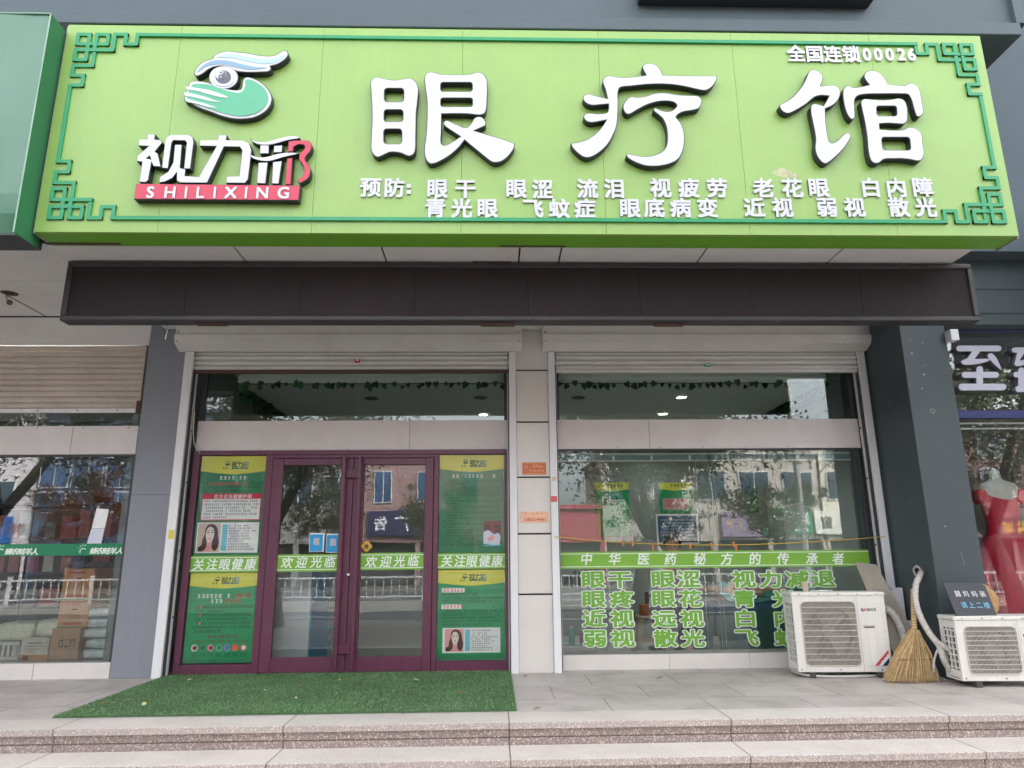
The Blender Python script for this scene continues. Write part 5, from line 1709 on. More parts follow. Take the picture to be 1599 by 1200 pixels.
def ac_unit(label, loc, rot, W, H, D, gx0, gx1, full):
    """front left bottom corner at the origin, front faces -Y; H counts from the feet"""
    t = thing('air_conditioner_unit', label, 'air conditioner', loc, 'outdoor air conditioner units by the wall')
    t.rotation_euler = (0, 0, rot)

    def part(nm, mb, m_, parent=t, **k):
        me = bpy.data.meshes.new(nm)
        me.from_pydata(mb.v, [], mb.f)
        for x in (m_ if isinstance(m_, list) else [m_]):
            me.materials.append(x)
        me.polygons.foreach_set('material_index', mb.m)
        me.update()
        o = bpy.data.objects.new(nm, me)
        COL.objects.link(o)
        o.parent = parent
        return o
    gz0, gz1 = .055, H - .085
    mb = MB()
    f = .016                                                   # sheet thickness of the shell
    mb.box(0, gx0, 0, f, 0, H - .035, 0, .003).box(gx1, W, 0, f, 0, H - .035, 0, .003)
    mb.box(gx0, gx1, 0.0005, f, 0, gz0, 0, .002).box(gx0, gx1, .0005, f, gz1, H - .035, 0, .002)
    mb.box(W - f, W, f, D, 0, H - .035).box(f, W - f, D - f, D, 0, H - .035).box(0, W, f, D, -.0005, .012)
    # corner fillets of the round-cornered opening
    for cx, sx in ((gx0, 1), (gx1, -1)):
        for cz, sz in ((gz0, 1), (gz1, -1)):
            rr = .045
            pts = [(cx, cz)] + [(cx + sx * rr * (1 - math.sin(a)), cz + sz * rr * (1 - math.cos(a))) for a in [R(90 * i / 6) for i in range(7)]]
            mb.slab([(x, .001, z) for x, z in pts], (0, .012, 0))
    c = part('casing', mb, ACW)
    mb = MB().box(-.008, W + .008, -.008, D + .006, H - .036, H, 0, .008)
    for i in range(5):
        mb.cyl((W * (.08 + .21 * i), -.008, H - .018), .005, -.004, 6, 'y', 1)
    part('top_cover', mb, [ACW, DARKG])
    # side intake: open lattice over dark fins
    mb = MB()
    ny, nz = 3, 8
    mb.box(0, .012, f, .03, .0125, H - .036).box(0, .012, D * .78, D, .0125, H - .036)
    for i in range(nz + 1):
        z = .05 + (H - .12) * i / nz
        mb.box(-.001, .012, .03, D * .78, z - (.006 if 0 < i < nz else .03), z + (.006 if 0 < i < nz else .03))
    for y in (.03 + (D * .78 - .03) * .33, .03 + (D * .78 - .03) * .67):
        mb.box(-.0015, .0125, y - .006, y + .006, .03, H - .05)
    part('side_grille', mb, ACW)
    part('cooling_fins', MB().box(.03, .05, .02, D - .02, .02, H - .05), FINS)
    part('inner_box', MB().box(gx0 - .01, gx0 + .0, .03, D - .03, .02, H - .05).box(gx0 + .001, gx1, D - .06, D - .045, .02, H - .05).box(gx1, gx1 + .01, .03, D - .03, .02, H - .05), ACD)
    # fan ring and blades behind the guard
    cx, cz = (gx0 + gx1) / 2 + .01, (gz0 + gz1) / 2
    r0 = min(gx1 - gx0, gz1 - gz0) / 2 - .012
    mb = MB()
    n = 40
    hole = [(cx + r0 * math.cos(6.2832 * k / n), cz + r0 * math.sin(6.2832 * k / n)) for k in range(n)]
    shape(mb, [[(gx0, gz0), (gx1, gz0), (gx1, gz1), (gx0, gz1)], hole], .03, .006)
    for k in range(n):
        a, b = hole[k], hole[(k + 1) % n]
        mb.quad((a[0], .03, a[1]), (b[0], .03, b[1]), (b[0], .12, b[1]), (a[0], .12, a[1]))
    part('fan_ring', mb, mat('fan_ring_grey', (122, 113, 104), .5, .05, 6, dirt=.3))
    mb = MB().cyl((cx, .05, cz), .06, .06, 20, 'y')
    for k in range(3):
        a0 = 2.1 * k + .5
        V = []
        for i in range(7):
            a = a0 + i * .22
            V.append((cx + .05 * math.cos(a), .075 + .012 * i, cz + .05 * math.sin(a)))
            V.append((cx + (r0 - .02) * math.cos(a + .25), .055 + .014 * i, cz + (r0 - .02) * math.sin(a + .25)))
        mb.add(V, [(2 * i, 2 * i + 1, 2 * i + 3, 2 * i + 2) for i in range(6)])
    part('fan', mb, ACFAN)
    # wire guard: upright wires with heavier cross bars, gathered on a rounded frame
    mb = MB()
    nw = int((gx1 - gx0) / .0105)
    for i in range(1, nw):
        x = gx0 + (gx1 - gx0) * i / nw
        e = .03 if i in (1, nw - 1) else .004
        mb.box(x - .0016, x + .0016, -.003, .001, gz0 + e, gz1 - e)
    nb_ = 11 if full else 10
    for i in range(1, nb_):
        z = gz0 + (gz1 - gz0) * i / nb_
        mb.box(gx0 + .003, gx1 - .003, -.006, -.0025, z - .0032, z + .0032)
    fr_ = rrect(gx0, gz0, gx1, gz1, .045)
    P = [(x, -.002, z) for x, z in fr_]
    mb.tube(P + [P[0]], .006, 6)
    part('fan_guard', mb, ACG)
    mb = MB()
    for x, z in ((.03, .022), (W * .45, .022), (W - .10, .022), (W - .03, .5 * H)):
        mb.cyl((x, 0, z), .006, -.004, 8, 'y')
    part('screw', mb, DARKG, c)
    # service side: raised panel, handle, badge and corner sticker
    px0, px1 = gx1 + .035, W - .02
    sp = part('service_panel', MB().box(px0, px1, -.004, -.0005, .05, H - .085, 0, .0015), ACW)
    part('seam', MB().box(gx1 + .018, gx1 + .0195, -.0008, .001, .0, H - .036), DARKG, c)
    mb = MB().box(px0 + .02, px0 + .125, -.009, -.0035, H * .545, H * .545 + .03, 0, .002)
    mb.box(px0 + .026, px0 + .119, -.0096, -.008, H * .545 + .004, H * .545 + .014, 1)
    part('handle', mb, [ACG, ACD], sp)
    mb = MB()
    bz = H - .16
    s0 = .75 if full else .75
    for a0, a1, m_ in ((100, 300, 0), (-60, 60, 1)):
        n_ = 10
        outer = [(px0 + .035 + .019 * math.cos(R(a0 + (a1 - a0) * i / n_)), bz + .016 * math.sin(R(a0 + (a1 - a0) * i / n_))) for i in range(n_ + 1)]
        inner = [(px0 + .035 + .006 * math.cos(R(a0 + (a1 - a0) * i / n_)), bz + .005 * math.sin(R(a0 + (a1 - a0) * i / n_))) for i in range(n_, -1, -1)]
        shape(mb, [outer + inner], -.0035, .0015, 0, (m_, m_))
    for i, ch in enumerate('GREE'):
        kx, ky = latin(ch)
        put(mb, ch, px0 + .072 + i * .025, bz, -.0035, .042, .034, d=.0015, off=.02, m=(2, 2), cx=kx, cy=ky)
    part('badge', mb, [LOGOB, LOGOR, BLACK], sp)
    if full:
        a = px1 - .004
        mb = MB()
        shape(mb, [[(a - .14, .056), (a - .105, .056), (a, .16), (a, .195)]], -.0035, .0012, 0, (1, 1))
        shape(mb, [[(a - .10, .056), (a - .075, .056), (a, .13), (a, .155)]], -.0035, .0014, 0, (2, 2))
        shape(mb, [[(a - .07, .056), (a, .056), (a, .125)]], -.0035, .0012, 0, (0, 0))
        for i in range(3):
            shape(mb, [[(a - .075 + i * .028, .088 + i * .028), (a - .06 + i * .028, .076 + i * .028), (a - .05 + i * .028, .092 + i * .028), (a - .066 + i * .028, .104 + i * .028)]], -.0035, .0026, 0, (2, 2))
        part('corner_sticker', mb, [LOGOB, LOGOR, PAPER], sp)
    mb = MB()
    for x in (.10, W - .14):
        mb.box(x, x + .05, -.02, D + .02, -.048, -.001, 0, .004)
    part('foot', mb, ACD)
    return t


ac1 = ac_unit('larger white outdoor unit with a round fan guard under the shop window', (2.425, -.50, .05), R(-4.0), .865, .715, .27, .075, .585, True)
ac2 = ac_unit('smaller white outdoor unit beside the teal pillar, chalkboard on top', (3.600, -1.085, .05), R(-3.5), .82, .53, .25, .07, .515, False)

# paper cup on the larger unit
p = at(1259, 920, -.38)
zt_ = .05 + .715
cup = solo('paper_cup', MB().lathe((p.x, -.36, zt_), [(0, .001), (.023, .001), (.033, .088), (.035, .088), (.035, .092), (.030, .092), (.021, .006), (0, .006)], 18), mat('cup_paper', (232, 220, 206), .6, .08, 30), 'white paper cup standing on the larger outdoor unit', 'cup', None, True)
# folded tissue on it
p = at(1281, 920, -.36)
solo('tissue', bag(p.x - .04, p.x + .05, -.40, -.36, zt_ + .001, zt_ + .014, 81, .02, 8), PAPER, 'small folded white tissue on top of the larger outdoor unit', 'tissue', None, True)

# leaning board, white boxes, hoses
a0, a1, a2, a3 = at(1335, 878, -.10), at(1368, 882, -.16), at(1452, 1032, -.52), at(1400, 1032, -.42)
n_ = (a1 - a0).cross(a2 - a0).normalized() * .014
n_ = -n_ if n_.y < 0 else n_
mb = MB().slab([a0, a1, a2, a3], n_)
mb.m = [0 if i < 2 else 1 for i in range(len(mb.f))]
solo('plywood_board', mb, [mat('board_grey', (150, 142, 128), .7, .1, 4, dirt=.5, dirtcol=(100, 92, 84), streak=True), mat('board_edge', (196, 156, 112), .7, .2, 30)], 'worn plywood board leaning behind the larger outdoor unit', 'board')
p, q = at(1388, 918, -.10), at(1418, 985, -.10)
solo('white_box', MB().box(p.x, q.x - .02, -.14, -.10, .0, p.z, 0, .004), JAMB, 'tall white box standing behind the leaning board', 'box')
p, q = at(1400, 970, -.30), at(1441, 1040, -.30)
solo('foam_block', MB().box(p.x + .06, min(q.x, 3.70), -.32, -.20, .0, p.z, 0, .006), JAMB, 'low white foam block behind the straw broom', 'block')
WRAP = mat('wrapped_hose', (200, 194, 186), .6, .2, 40, bump=.8, bscale=30, dirt=.5)
def hose(pts, r, nm, label, cat='hose', m_=WRAP, n=10):
    P = []
    k = len(pts)
    for i in range(k - 1):
        p0, p1, p2, p3 = (Vector(pts[max(0, min(k - 1, i + j))]) for j in (-1, 0, 1, 2))
        for s in range(8):
            t = s / 8
            P.append(0.5 * ((2 * p1) + (p2 - p0) * t + (2 * p0 - 5 * p1 + 4 * p2 - p3) * t * t + (3 * p1 - p0 - 3 * p2 + p3) * t ** 3))
    P.append(Vector(pts[-1]))
    rs = [r * (1 + .05 * math.sin(i * 2.1)) for i in range(len(P))]
    return solo(nm, MB().tube(P, rs, n), m_, label, cat, None, True)
hose([at(1440, 893, -.45), at(1437, 898, -.55), at(1430, 915, -.60), at(1430, 940, -.66), at(1438, 965, -.74), at(1452, 990, -.82), at(1466, 1008, -.88), at(1474, 1030, -.92), at(1482, 1045, -.90)], .027, 'wrapped_hose', 'white wrapped hose curving from a wall hole to the smaller outdoor unit')
hose([at(1465, 1004, -.89), at(1474, 1010, -.92), at(1484, 1016, -.93)], .024, 'wrapped_hose', 'short white hose branch entering the side of the smaller outdoor unit')
hose([at(1383, 950, -.30), at(1395, 960, -.36), at(1406, 980, -.40), at(1411, 1002, -.42), at(1403, 1024, -.42)], .036, 'wrapped_hose', 'thick white hose bending down behind the larger outdoor unit')
hose([onz(1236, 1048, .03), onz(1262, 1055, .02), onz(1310, 1057, .014), onz(1370, 1055, .014), onz(1400, 1050, .014)], .012, 'drain_pipe', 'thin grey drain pipe lying under the larger outdoor unit', 'pipe', mat('pipe_grey', (186, 182, 178), .5, .1))
hose([at(1466, 1010, -.88), at(1459, 1030, -.86), at(1458, 1050, -.84), onz(1464, 1058, .012), onz(1476, 1062, .012)], .009, 'drain_pipe', 'thin grey drain pipe looping down beside the smaller outdoor unit', 'pipe', mat('pipe_grey', (186, 182, 178), .5, .1))
hose([at(283, 640, .02), at(302, 640, .03), at(303, 655, .04), at(302, 675, .04), at(304, 695, .05), at(313, 709, .06)], .006, 'loose_cable', 'pale cable drooping over the left end of the beige header', 'cable', mat('cable_pale', (196, 184, 176), .6), 6)
mb = MB()
c = at(1437, 893, -.42)
hp_ = []
for i in range(12):
    a = 6.2832 * i / 12
    hp_.append((3.7335, c.y + .055 * math.cos(a) * (1 + .2 * math.sin(3 * a)), c.z + .05 * math.sin(a)))
mb.slab(hp_, (-.002, 0, 0))
solo('wall_hole', mb, JOINT, 'ragged black hole in the teal pillar where the hose enters', 'hole')
mb = MB().tube([(3.732, y, z) for _, y, z in hp_] + [(3.732, hp_[0][1], hp_[0][2])], .012, 6)
solo('plaster_ring', mb, WRAP, 'pale plaster rim round the hose hole in the teal pillar', 'plaster')

# straw broom
br = thing('straw_broom', 'straw broom standing on its bristles between the two outdoor units', 'broom', onz(1425, 1056, 0))
yb = -.80
base = onz(1424, 1057, 0)
yb = -.80
neck, tip = at(1428, 988, yb + .10), at(1425.5, 920, yb + .22)
STRAW = mat('straw', (216, 190, 142), .7, .3, 30)
STRAWD = mat('straw_dark', (184, 152, 106), .7, .3, 30)
mb = MB()
sr = random.Random(4)
pl, pr2 = at(1382, 1056, yb).x, at(1461, 1056, yb).x
for i in range(1700):
    u = sr.random()
    yy = sr.gauss(0, 1)
    e_ = Vector((pl + (pr2 - pl) * u + sr.gauss(0, .012), yb + .05 * yy * (1 - abs(u - .5)), sr.uniform(.0, .05) + .012 * abs(u - .5)))
    st = neck + Vector(((u - .5) * .05, yy * .014, sr.uniform(-.02, .03)))
    md = st.lerp(e_, .45) + Vector(((u - .5) * .05, .0, -.005))
    mb.tube([st, md, e_], [.0026, .0023, .0009], 3, 0 if sr.random() < .72 else 1, False)
obj('bristles', mb, [STRAW, STRAWD], br)
mb = MB()
for i in range(7):
    o_ = Vector((.011 * math.cos(i * .9), .011 * math.sin(i * .9), 0))
    mb.tube([neck + o_, tip + o_ * .8], .011, 6)
for i in range(16):
    c = neck.lerp(tip, i / 15.5)
    d = (tip - neck).normalized()
    mb.tube([c - d * .004, c + d * .004], [.0275 - .0002 * i, .0275 - .0002 * i], 12, 1)
obj('handle', mb, [STRAW, STRAWD], br)
P = []
for i in range(13):
    u = i / 12
    st, e_ = neck + Vector(((u - .5) * .05, 0, 0)), Vector((pl + (pr2 - pl) * u, yb, .02))
    P.append(st.lerp(e_, .55) + Vector(((u - .5) * .05 * .8, -.052, -.005)))
obj('stitching', MB().tube(P, .004, 5), mat('stitch', (110, 96, 60), .8), br)

# chalkboard and the wicker disc behind it, on the smaller unit
zb2 = .05 + .53
TLc, TRc, BRc, BLc = at(1472.5, 910, -.95), at(1537, 911, -.93), at(1556, 957, -1.03), at(1493, 957, -1.05)
d_ = (BLc - TLc).normalized()
for v in (BLc, BRc):
    v -= d_ * 0
BLc.z = BRc.z = zb2 + .002
ux, uy = (TRc - TLc), (BLc - TLc)
nrm = uy.cross(ux).normalized()
nrm = -nrm if nrm.y > 0 else nrm
mb = MB().slab([TLc, TLc + ux * .93, TRc + uy * .1, BRc, BLc], -nrm * .012)
cb = solo('chalkboard', mb, mat('slate_board', (58, 60, 68), .6, .08, 6), 'small slate board with white and blue chalk writing on the smaller outdoor unit', 'chalkboard')
def chalk(chars, v, u0, du, s, m_):
    mb = MB()
    for i, ch in enumerate(chars):
        vs, fs, nz = glyph(ch)
        keep = [k for k in range(len(fs)) if nz[k] > .5]
        o_ = TLc + ux * (u0 + du * i) + uy * v
        # the two lines lean with the board
        mb.add([o_ + ux.normalized() * (x - .5) * s + (-uy.normalized()) * (y - .38) * s + nrm * .007 for x, y, z in vs], [fs[k] for k in keep])
    obj('chalk_lettering', mb, m_, cb)
chalk('囍妈妈装', .34, .23, .20, .058, mat('chalk_white', (226, 226, 222), .8, .1, 60))
chalk('请上二楼', .68, .27, .18, .060, mat('chalk_blue', (126, 196, 226), .8, .1, 60))
c = at(1537, 945, -.90)
mb = MB().lathe((0, 0, 0), [(0, .012), (.04, .018), (.10, .014), (.152, .0), (.152, -.008), (0, -.004)], 30)
rt = Matrix.Translation(Vector((c.x, -.885, zb2 + .12))) @ Matrix.Rotation(R(80), 4, 'X')
mb.v = [tuple(rt @ Vector(v)) for v in mb.v]
solo('wicker_tray', mb, mat('wicker', (176, 136, 88), .7, .3, 40, bump=.6, bscale=90), 'round wicker tray leaning behind the chalkboard', 'tray', None, True)


# ================================================================== inside the eye clinic
def skin(name, pts, edges, m_, parent, sub=2, smooth=True):
    """one continuous surface grown from joints (x, y, z, radius)"""
    me = bpy.data.meshes.new(name)
    me.from_pydata([p[:3] for p in pts], edges, [])
    me.materials.append(m_)
    o = bpy.data.objects.new(name, me)
    COL.objects.link(o)
    o.parent = parent
    o.location = -parent.location
    md = o.modifiers.new('skin', 'SKIN')
    md.use_smooth_shade = True
    for i, p in enumerate(pts):
        v = me.skin_vertices[0].data[i]
        r_ = p[3] if len(p) < 5 else p[3:5]
        v.radius = (r_, r_) if not isinstance(r_, tuple) else r_
        v.use_root = (i == 0)
    s = o.modifiers.new('sub', 'SUBSURF')
    s.levels = s.render_levels = sub
    return o


# dropped ceiling lamps
LAMPW = emit('lamp_white', (255, 250, 240), 2.0)
LAMPOFF = mat('lamp_off', (120, 122, 118), .5)
for i, (px, py, on, where) in enumerate(((755, 647, 1, 'lit round downlight deep in the left room ceiling'), (580, 622, 0, 'unlit round downlight over the left door leaf'), (750, 621, 0, 'unlit round downlight near the white pillar'),
                                  (1035, 646, 1, 'lit round downlight, the deeper one over the shop window'), (1064, 620, 1, 'lit round downlight, the nearer one over the shop window'), (903, 621, 0, 'unlit round downlight at the left of the shop window'))):
    p = onz(px, py, CZ)
    t = thing('downlight', where, 'lamp', p, 'downlights in the clinic ceiling')
    obj('trim_ring', MB().lathe((p.x, p.y, p.z), [(.062, -.001), (.065, -.012), (.085, -.010), (.088, -.001)], 20), WHITEW if on else LAMPOFF, t)
    obj('lens', MB().cyl((p.x, p.y, p.z - .004), .062, .003, 20), LAMPW if on else LAMPOFF, t)
    if on:
        l_ = bpy.data.lights.new('downlight_beam', 'SPOT')
        l_.energy, l_.spot_size, l_.spot_blend, l_.shadow_soft_size = 5, R(140), 0.6, 0.06
        lo_ = bpy.data.objects.new('downlight_beam', l_)
        COL.objects.link(lo_)
        lo_.parent = t
        lo_.location = (0, 0, -.03)

# garlands of artificial leaves
LEAFG = mat('garland_leaf', (52, 104, 58), .5, .3, 12)
LEAFD = mat('garland_leaf_dark', (34, 70, 42), .5, .3, 12)
def garland(a, b, step, label, seed, dens=1, drop=.05):
    r = random.Random(seed)
    mb = MB()
    a, b = Vector(a), Vector(b)
    L = (b - a).length
    P = [a.lerp(b, i / 30) + Vector((0, 0, -.012 * abs(math.sin(i * 1.7)))) for i in range(31)]
    mb.tube(P, .005, 5, 1)
    n = int(L / step)
    for i in range(n):
        for _ in range(dens):
            c = a.lerp(b, (i + r.uniform(.1, .9)) / n) + Vector((r.uniform(-.02, .02), r.uniform(-.03, .02), -drop * r.uniform(.2, 1.2)))
            s = r.uniform(.045, .085)
            th = r.uniform(-.7, .7)
            ca, sa = math.cos(th), math.sin(th)
            q = []
            for x, z in ((0, .5), (.38, .55), (.5, .2), (.32, -.2), (0, -.62), (-.32, -.2), (-.5, .2), (-.38, .55)):
                q.append(c + Vector(((x * ca - z * sa) * s, r.uniform(-.008, .008), (x * sa + z * ca) * s)))
            mb.add(q, [list(range(8))], 0 if r.random() < .6 else 1)
    return solo('leaf_garland', mb, [LEAFG, LEAFD], label, 'garland', 'garlands of artificial leaves in the clinic')
garland((CX0, .385, CZ - .005), (CX1, .385, CZ - .005), .085, 'long garland of heart shaped green leaves along the ceiling edge', 5)
garland((CX0 + .02, .45, CZ - .01), (CX0 + .02, 3.6, CZ - .01), .05, 'thick dark garland running back along the left ceiling edge', 6, 4, .14)
garland((CX1 - .02, .45, CZ - .01), (CX1 - .02, 3.6, CZ - .01), .05, 'dark garland running back along the right ceiling edge', 7, 3, .14)

# raised blind at the top of the shop window
bl = thing('window_blind', 'fully raised venetian blind under the beige header of the right window', 'blind', (1.9, .24, 2.2))
mid = at(1107, 715, .24).x
for a, b in ((WX0 + .01, mid - .01), (mid + .01, WX1 - .06)):
    obj('headrail', MB().box(a, b, .22, .26, 2.20, 2.222, 0, .003), WHITEW, bl)
    obj('slat_stack', MB().box(a + .005, b - .005, .225, .255, 2.145, 2.198), mat('slat_teal', (120, 150, 152), .35, .1, 30), bl)
    obj('bottom_rail', MB().box(a, b, .222, .258, 2.125, 2.143, 0, .003), WHITEW, bl)
    mb = MB()
    n = 4
    for i in range(n):
        x = a + (b - a) * (i + .5) / n
        mb.box(x - .012, x + .012, .215, .222, 2.14, 2.19)
    obj('clip', mb, PAPER, bl)
for px in (1091, 1112, 1118):
    x = at(px, 800, .2).x
    obj('cord', MB().tube([(x, .2, 2.14), (x + .012, .2, 1.2), (x + .004, .2, .2)], .004, 5), mat('cord_grey', (170, 172, 170), .5), bl)

# white instrument shelf with bottles at the left of the window
sh = thing('bottle_shelf', 'white metal shelf with bottles and trays just inside the right window', 'shelf', (.6, .45, 0))
x0, x1 = WX0 + .02, at(937, 950, .45).x
mb = MB()
for z, h_ in ((.80, .02), (.62, .02), (.48, .02), (.2, .02)):
    mb.box(x0, x1, .42, .75, z - h_, z, 0, .003)
obj('shelf_board', mb, WHITEW, sh)
obj('drawer', MB().box(x0, x1 - .04, .43, .74, .66, .778, 0, .004), WHITEW, sh)
mb = MB()
for x in (x0 + .01, x1 - .01):
    for y in (.43, .74):
        mb.tube([(x, y, .012), (x, y, .80)], .009, 8)
obj('shelf_post', mb, JAMB, sh)
bt = [mat('bottle_dark', (38, 56, 50), .2, .1, spec=.8), mat('bottle_clear', (150, 172, 166), .2, .1), mat('bottle_teal', (110, 196, 196), .3, .05), mat('bottle_rose', (196, 150, 170), .35, .05), mat('bottle_red', (170, 50, 70), .35), mat('cap_white', (226, 226, 226), .4)]
def bottle(x, y, z, h_, r_, m_, label, grp):
    o = solo('bottle', MB().lathe((x, y, z), [(0, .001), (r_, .001), (r_, h_ * .68), (r_ * .4, h_ * .8), (r_ * .38, h_ * .94), (0, h_ * .94)], 14), m_, label, 'bottle', grp, True)
    obj('cap', MB().cyl((x, y, z + h_ * .88), r_ * .46, h_ * .13, 12), bt[5], o)
br_ = random.Random(8)
for i in range(9):
    bottle(x0 + .05 + i * .048, .48 + .05 * (i % 2), .801, br_.uniform(.14, .20), br_.uniform(.016, .021), bt[0] if i % 3 else bt[1], 'small dark glass bottle in the row on top of the white shelf', 'small bottles on the white shelf')
for i, (dxp, m_, lb) in enumerate(((0, 2, 'turquoise bottle standing low on the white shelf'), (1, 3, 'pale rose bottle low on the white shelf'), (2, 4, 'dark red bottle low on the white shelf'))):
    bottle(at(893 + dxp * 17, 1010, .5).x, .50, .2, .19 - .03 * dxp, .034 - .004 * dxp, bt[m_], lb, 'bottles on the low shelf')
solo('paper_tray', MB().box(x0 + .03, x0 + .24, .47, .70, .481, .545, 0, .005), mat('tray_grey', (170, 172, 170), .5, .1), 'grey tray of tissues on the white shelf', 'tray')

# plastic stool, orange box, small white chair
st = thing('plastic_stool', 'beige square plastic stool behind the green window words', 'stool', (1.5, 1.0, 0))
c = at(1017, 990, 1.0)
STB = mat('stool_beige', (206, 186, 156), .45, .04)
zs_ = at(1017, 961, 1.0).z
mb = MB().box(c.x - .17, c.x + .17, .84, 1.16, zs_ - .025, zs_, 0, .012)
obj('seat', mb, STB, st)
for sx in (-1, 1):
    for sy in (-1, 1):
        p0, p1 = Vector((c.x + sx * .14, 1.0 + sy * .13, zs_ - .025)), Vector((c.x + sx * .19, 1.0 + sy * .18, .013))
        obj('leg', MB().tube([p0, p1], [.042, .03], 4), STB, st)
mb = MB()
for sy in (-1, 1):
    mb.box(c.x - .16, c.x + .16, 1.0 + sy * .155 - .008, 1.0 + sy * .155 + .008, .17, .22)
obj('stretcher', mb, STB, st)
solo('orange_box', MB().box(c.x - .12, c.x - .02, .92, 1.05, zs_ + .001, zs_ + .12, 0, .004), mat('box_orange', (176, 92, 50), .6, .1), 'small orange box on the beige stool', 'box')
wc = thing('white_chair', 'white chair frame with curved legs between shelf and stool', 'chair', (.95, .9, 0))
c2 = at(969, 1010, .9)
for s_ in (-1, 1):
    obj('leg', MB().tube([(c2.x + s_ * .20, .9, .015), (c2.x + s_ * .15, .9, .16), (c2.x + s_ * .05, .9, .26), (c2.x, .9, .30)], .022, 8), WHITEW, wc, True)
obj('post', MB().tube([(c2.x, .9, .29), (c2.x, .92, .46)], .025, 8), WHITEW, wc, True)
obj('seat', MB().lathe((c2.x, .92, .46), [(0, 0), (.18, .0), (.19, .02), (.18, .05), (0, .05)], 20), mat('seat_grey', (110, 104, 116), .6), wc, True)

# treatment bed with a patient and a therapist at the head
bed = thing('treatment_bed', 'treatment bed draped in teal cloth with a blue sheet', 'bed', (2.9, 1.45, 0))
hd, ang = Vector((2.17, 1.15, 0)), R(24)
u_, v_ = Vector((math.cos(ang), math.sin(ang), 0)), Vector((-math.sin(ang), math.cos(ang), 0))
def bp(a, b, z):
    q = hd + u_ * a + v_ * b
    return (q.x, q.y, z)
BT = .56
mb = MB()
rows = 40
def drape_side(fixb, sgn):
    for i in range(rows):
        for j in range(6):
            def q(ii, jj):
                a = 1.75 * ii / rows
                t = jj / 6
                return bp(a, fixb + sgn * (.012 + t * .05 + t * .03 * math.sin(a * 22)), BT - .05 - t * (BT - .08))
            mb.quad(q(i, j), q(i + 1, j), q(i + 1, j + 1), q(i, j + 1))
drape_side(0, -1)
for i in range(14):
    for j in range(6):
        def q(ii, jj):
            b = .62 * ii / 14
            t = jj / 6
            return bp(-.012 - t * .05 - t * .03 * math.sin(b * 24), b, BT - .05 - t * (BT - .08))
        mb.quad(q(i, j), q(i, j + 1), q(i + 1, j + 1), q(i + 1, j))
obj('drape', mb, mat('teal_cloth', (44, 112, 110), .75, .15, 4), bed, True)
obj('mattress', MB().slab([bp(-.02, -.02, BT - .09), bp(1.75, -.02, BT - .09), bp(1.75, .64, BT - .09), bp(-.02, .64, BT - .09)], (0, 0, .08)), mat('blue_sheet', (28, 104, 150), .7, .1, 5), bed)
obj('bed_frame', MB().slab([bp(.02, .04, .2), bp(1.7, .04, .2), bp(1.7, .58, .2), bp(.02, .58, .2)], (0, 0, .26)), DARKG, bed)

pa = thing('person', 'patient lying on the bed under a teal blanket with a green towel over the hair', 'person', Vector(bp(.1, .3, BT)))
A_ = lambda a, b, z, r_: bp(a, b, z) + (r_,)
pts = [A_(.95, .31, BT + .10, .13), A_(.62, .31, BT + .12, .14), A_(.40, .31, BT + .12, .13), A_(.28, .31, BT + .11, .055), A_(.19, .31, BT + .12, .085), A_(.08, .31, BT + .125, .095), A_(.0, .31, BT + .12, .07),
       A_(.42, .14, BT + .10, .06), A_(.70, .10, BT + .08, .045), A_(.92, .14, BT + .09, .038), A_(.42, .48, BT + .10, .06), A_(.70, .52, BT + .08, .045),
       A_(1.2, .22, BT + .09, .085), A_(1.6, .22, BT + .07, .06), A_(1.2, .40, BT + .09, .085), A_(1.6, .40, BT + .07, .06)]
skin('body', pts, [(0, 1), (1, 2), (2, 3), (3, 4), (4, 5), (5, 6), (2, 7), (7, 8), (8, 9), (2, 10), (10, 11), (0, 12), (12, 13), (0, 14), (14, 15)], SKIN, pa)
mb = MB()
NR, NC = 26, 14
def bl_pt(i, j):
    a = .42 + 1.3 * i / NR
    b = -.03 + .68 * j / NC
    hgt = .24 * math.exp(-((b - .31) / .19) ** 2) * (.92 + .1 * math.sin(a * 5)) + .012 * math.sin(a * 17 + b * 9)
    return bp(a, b, BT - .005 + max(hgt, .005))
for i in range(NR):
    for j in range(NC):
        mb.quad(bl_pt(i, j), bl_pt(i + 1, j), bl_pt(i + 1, j + 1), bl_pt(i, j + 1))
obj('blanket', mb, mat('teal_blanket', (58, 128, 124), .8, .1, 5), pa, True)
mb = MB()
NR = 10
def sh_pt(i, j):
    a = .28 + .16 * i / NR
    b = .02 + .58 * j / NC
    return bp(a, b, BT + .25 * math.exp(-((b - .31) / .20) ** 2) * (.55 + .45 * i / NR) - .0)
for i in range(NR):
    for j in range(NC):
        mb.quad(sh_pt(i, j), sh_pt(i + 1, j), sh_pt(i + 1, j + 1), sh_pt(i, j + 1))
obj('shirt_collar', mb, mat('pale_blue_cloth', (150, 200, 206), .8, .1, 8), pa, True)
hc = Vector(bp(.06, .31, BT + .13))
mb = MB().sphere(hc, .118, 16, 0, (1.0, 1.0, .98))
keepf = [f for f in mb.f if sum((Vector(mb.v[i]) - hc).dot(u_) for i in f) / len(f) < .03]
mb.f, mb.m = keepf, [0] * len(keepf)
obj('head_towel', mb, mat('green_towel', (46, 140, 72), .9, .15, 20), pa, True)
mb = MB().slab([bp(.10, .22, BT + .225), bp(.17, .22, BT + .228), bp(.17, .40, BT + .228), bp(.10, .40, BT + .225)], (0, 0, .012))
obj('eye_pad', mb, PAPER, pa)
f0 = Vector(bp(.14, .31, BT + .21))
mb = MB().tube([f0 + u_ * .03, f0 + u_ * .06 + Vector((0, 0, .022)), f0 + u_ * .075], [.01, .014, .012], 6)
obj('nose', mb, SKIN, pa, True)

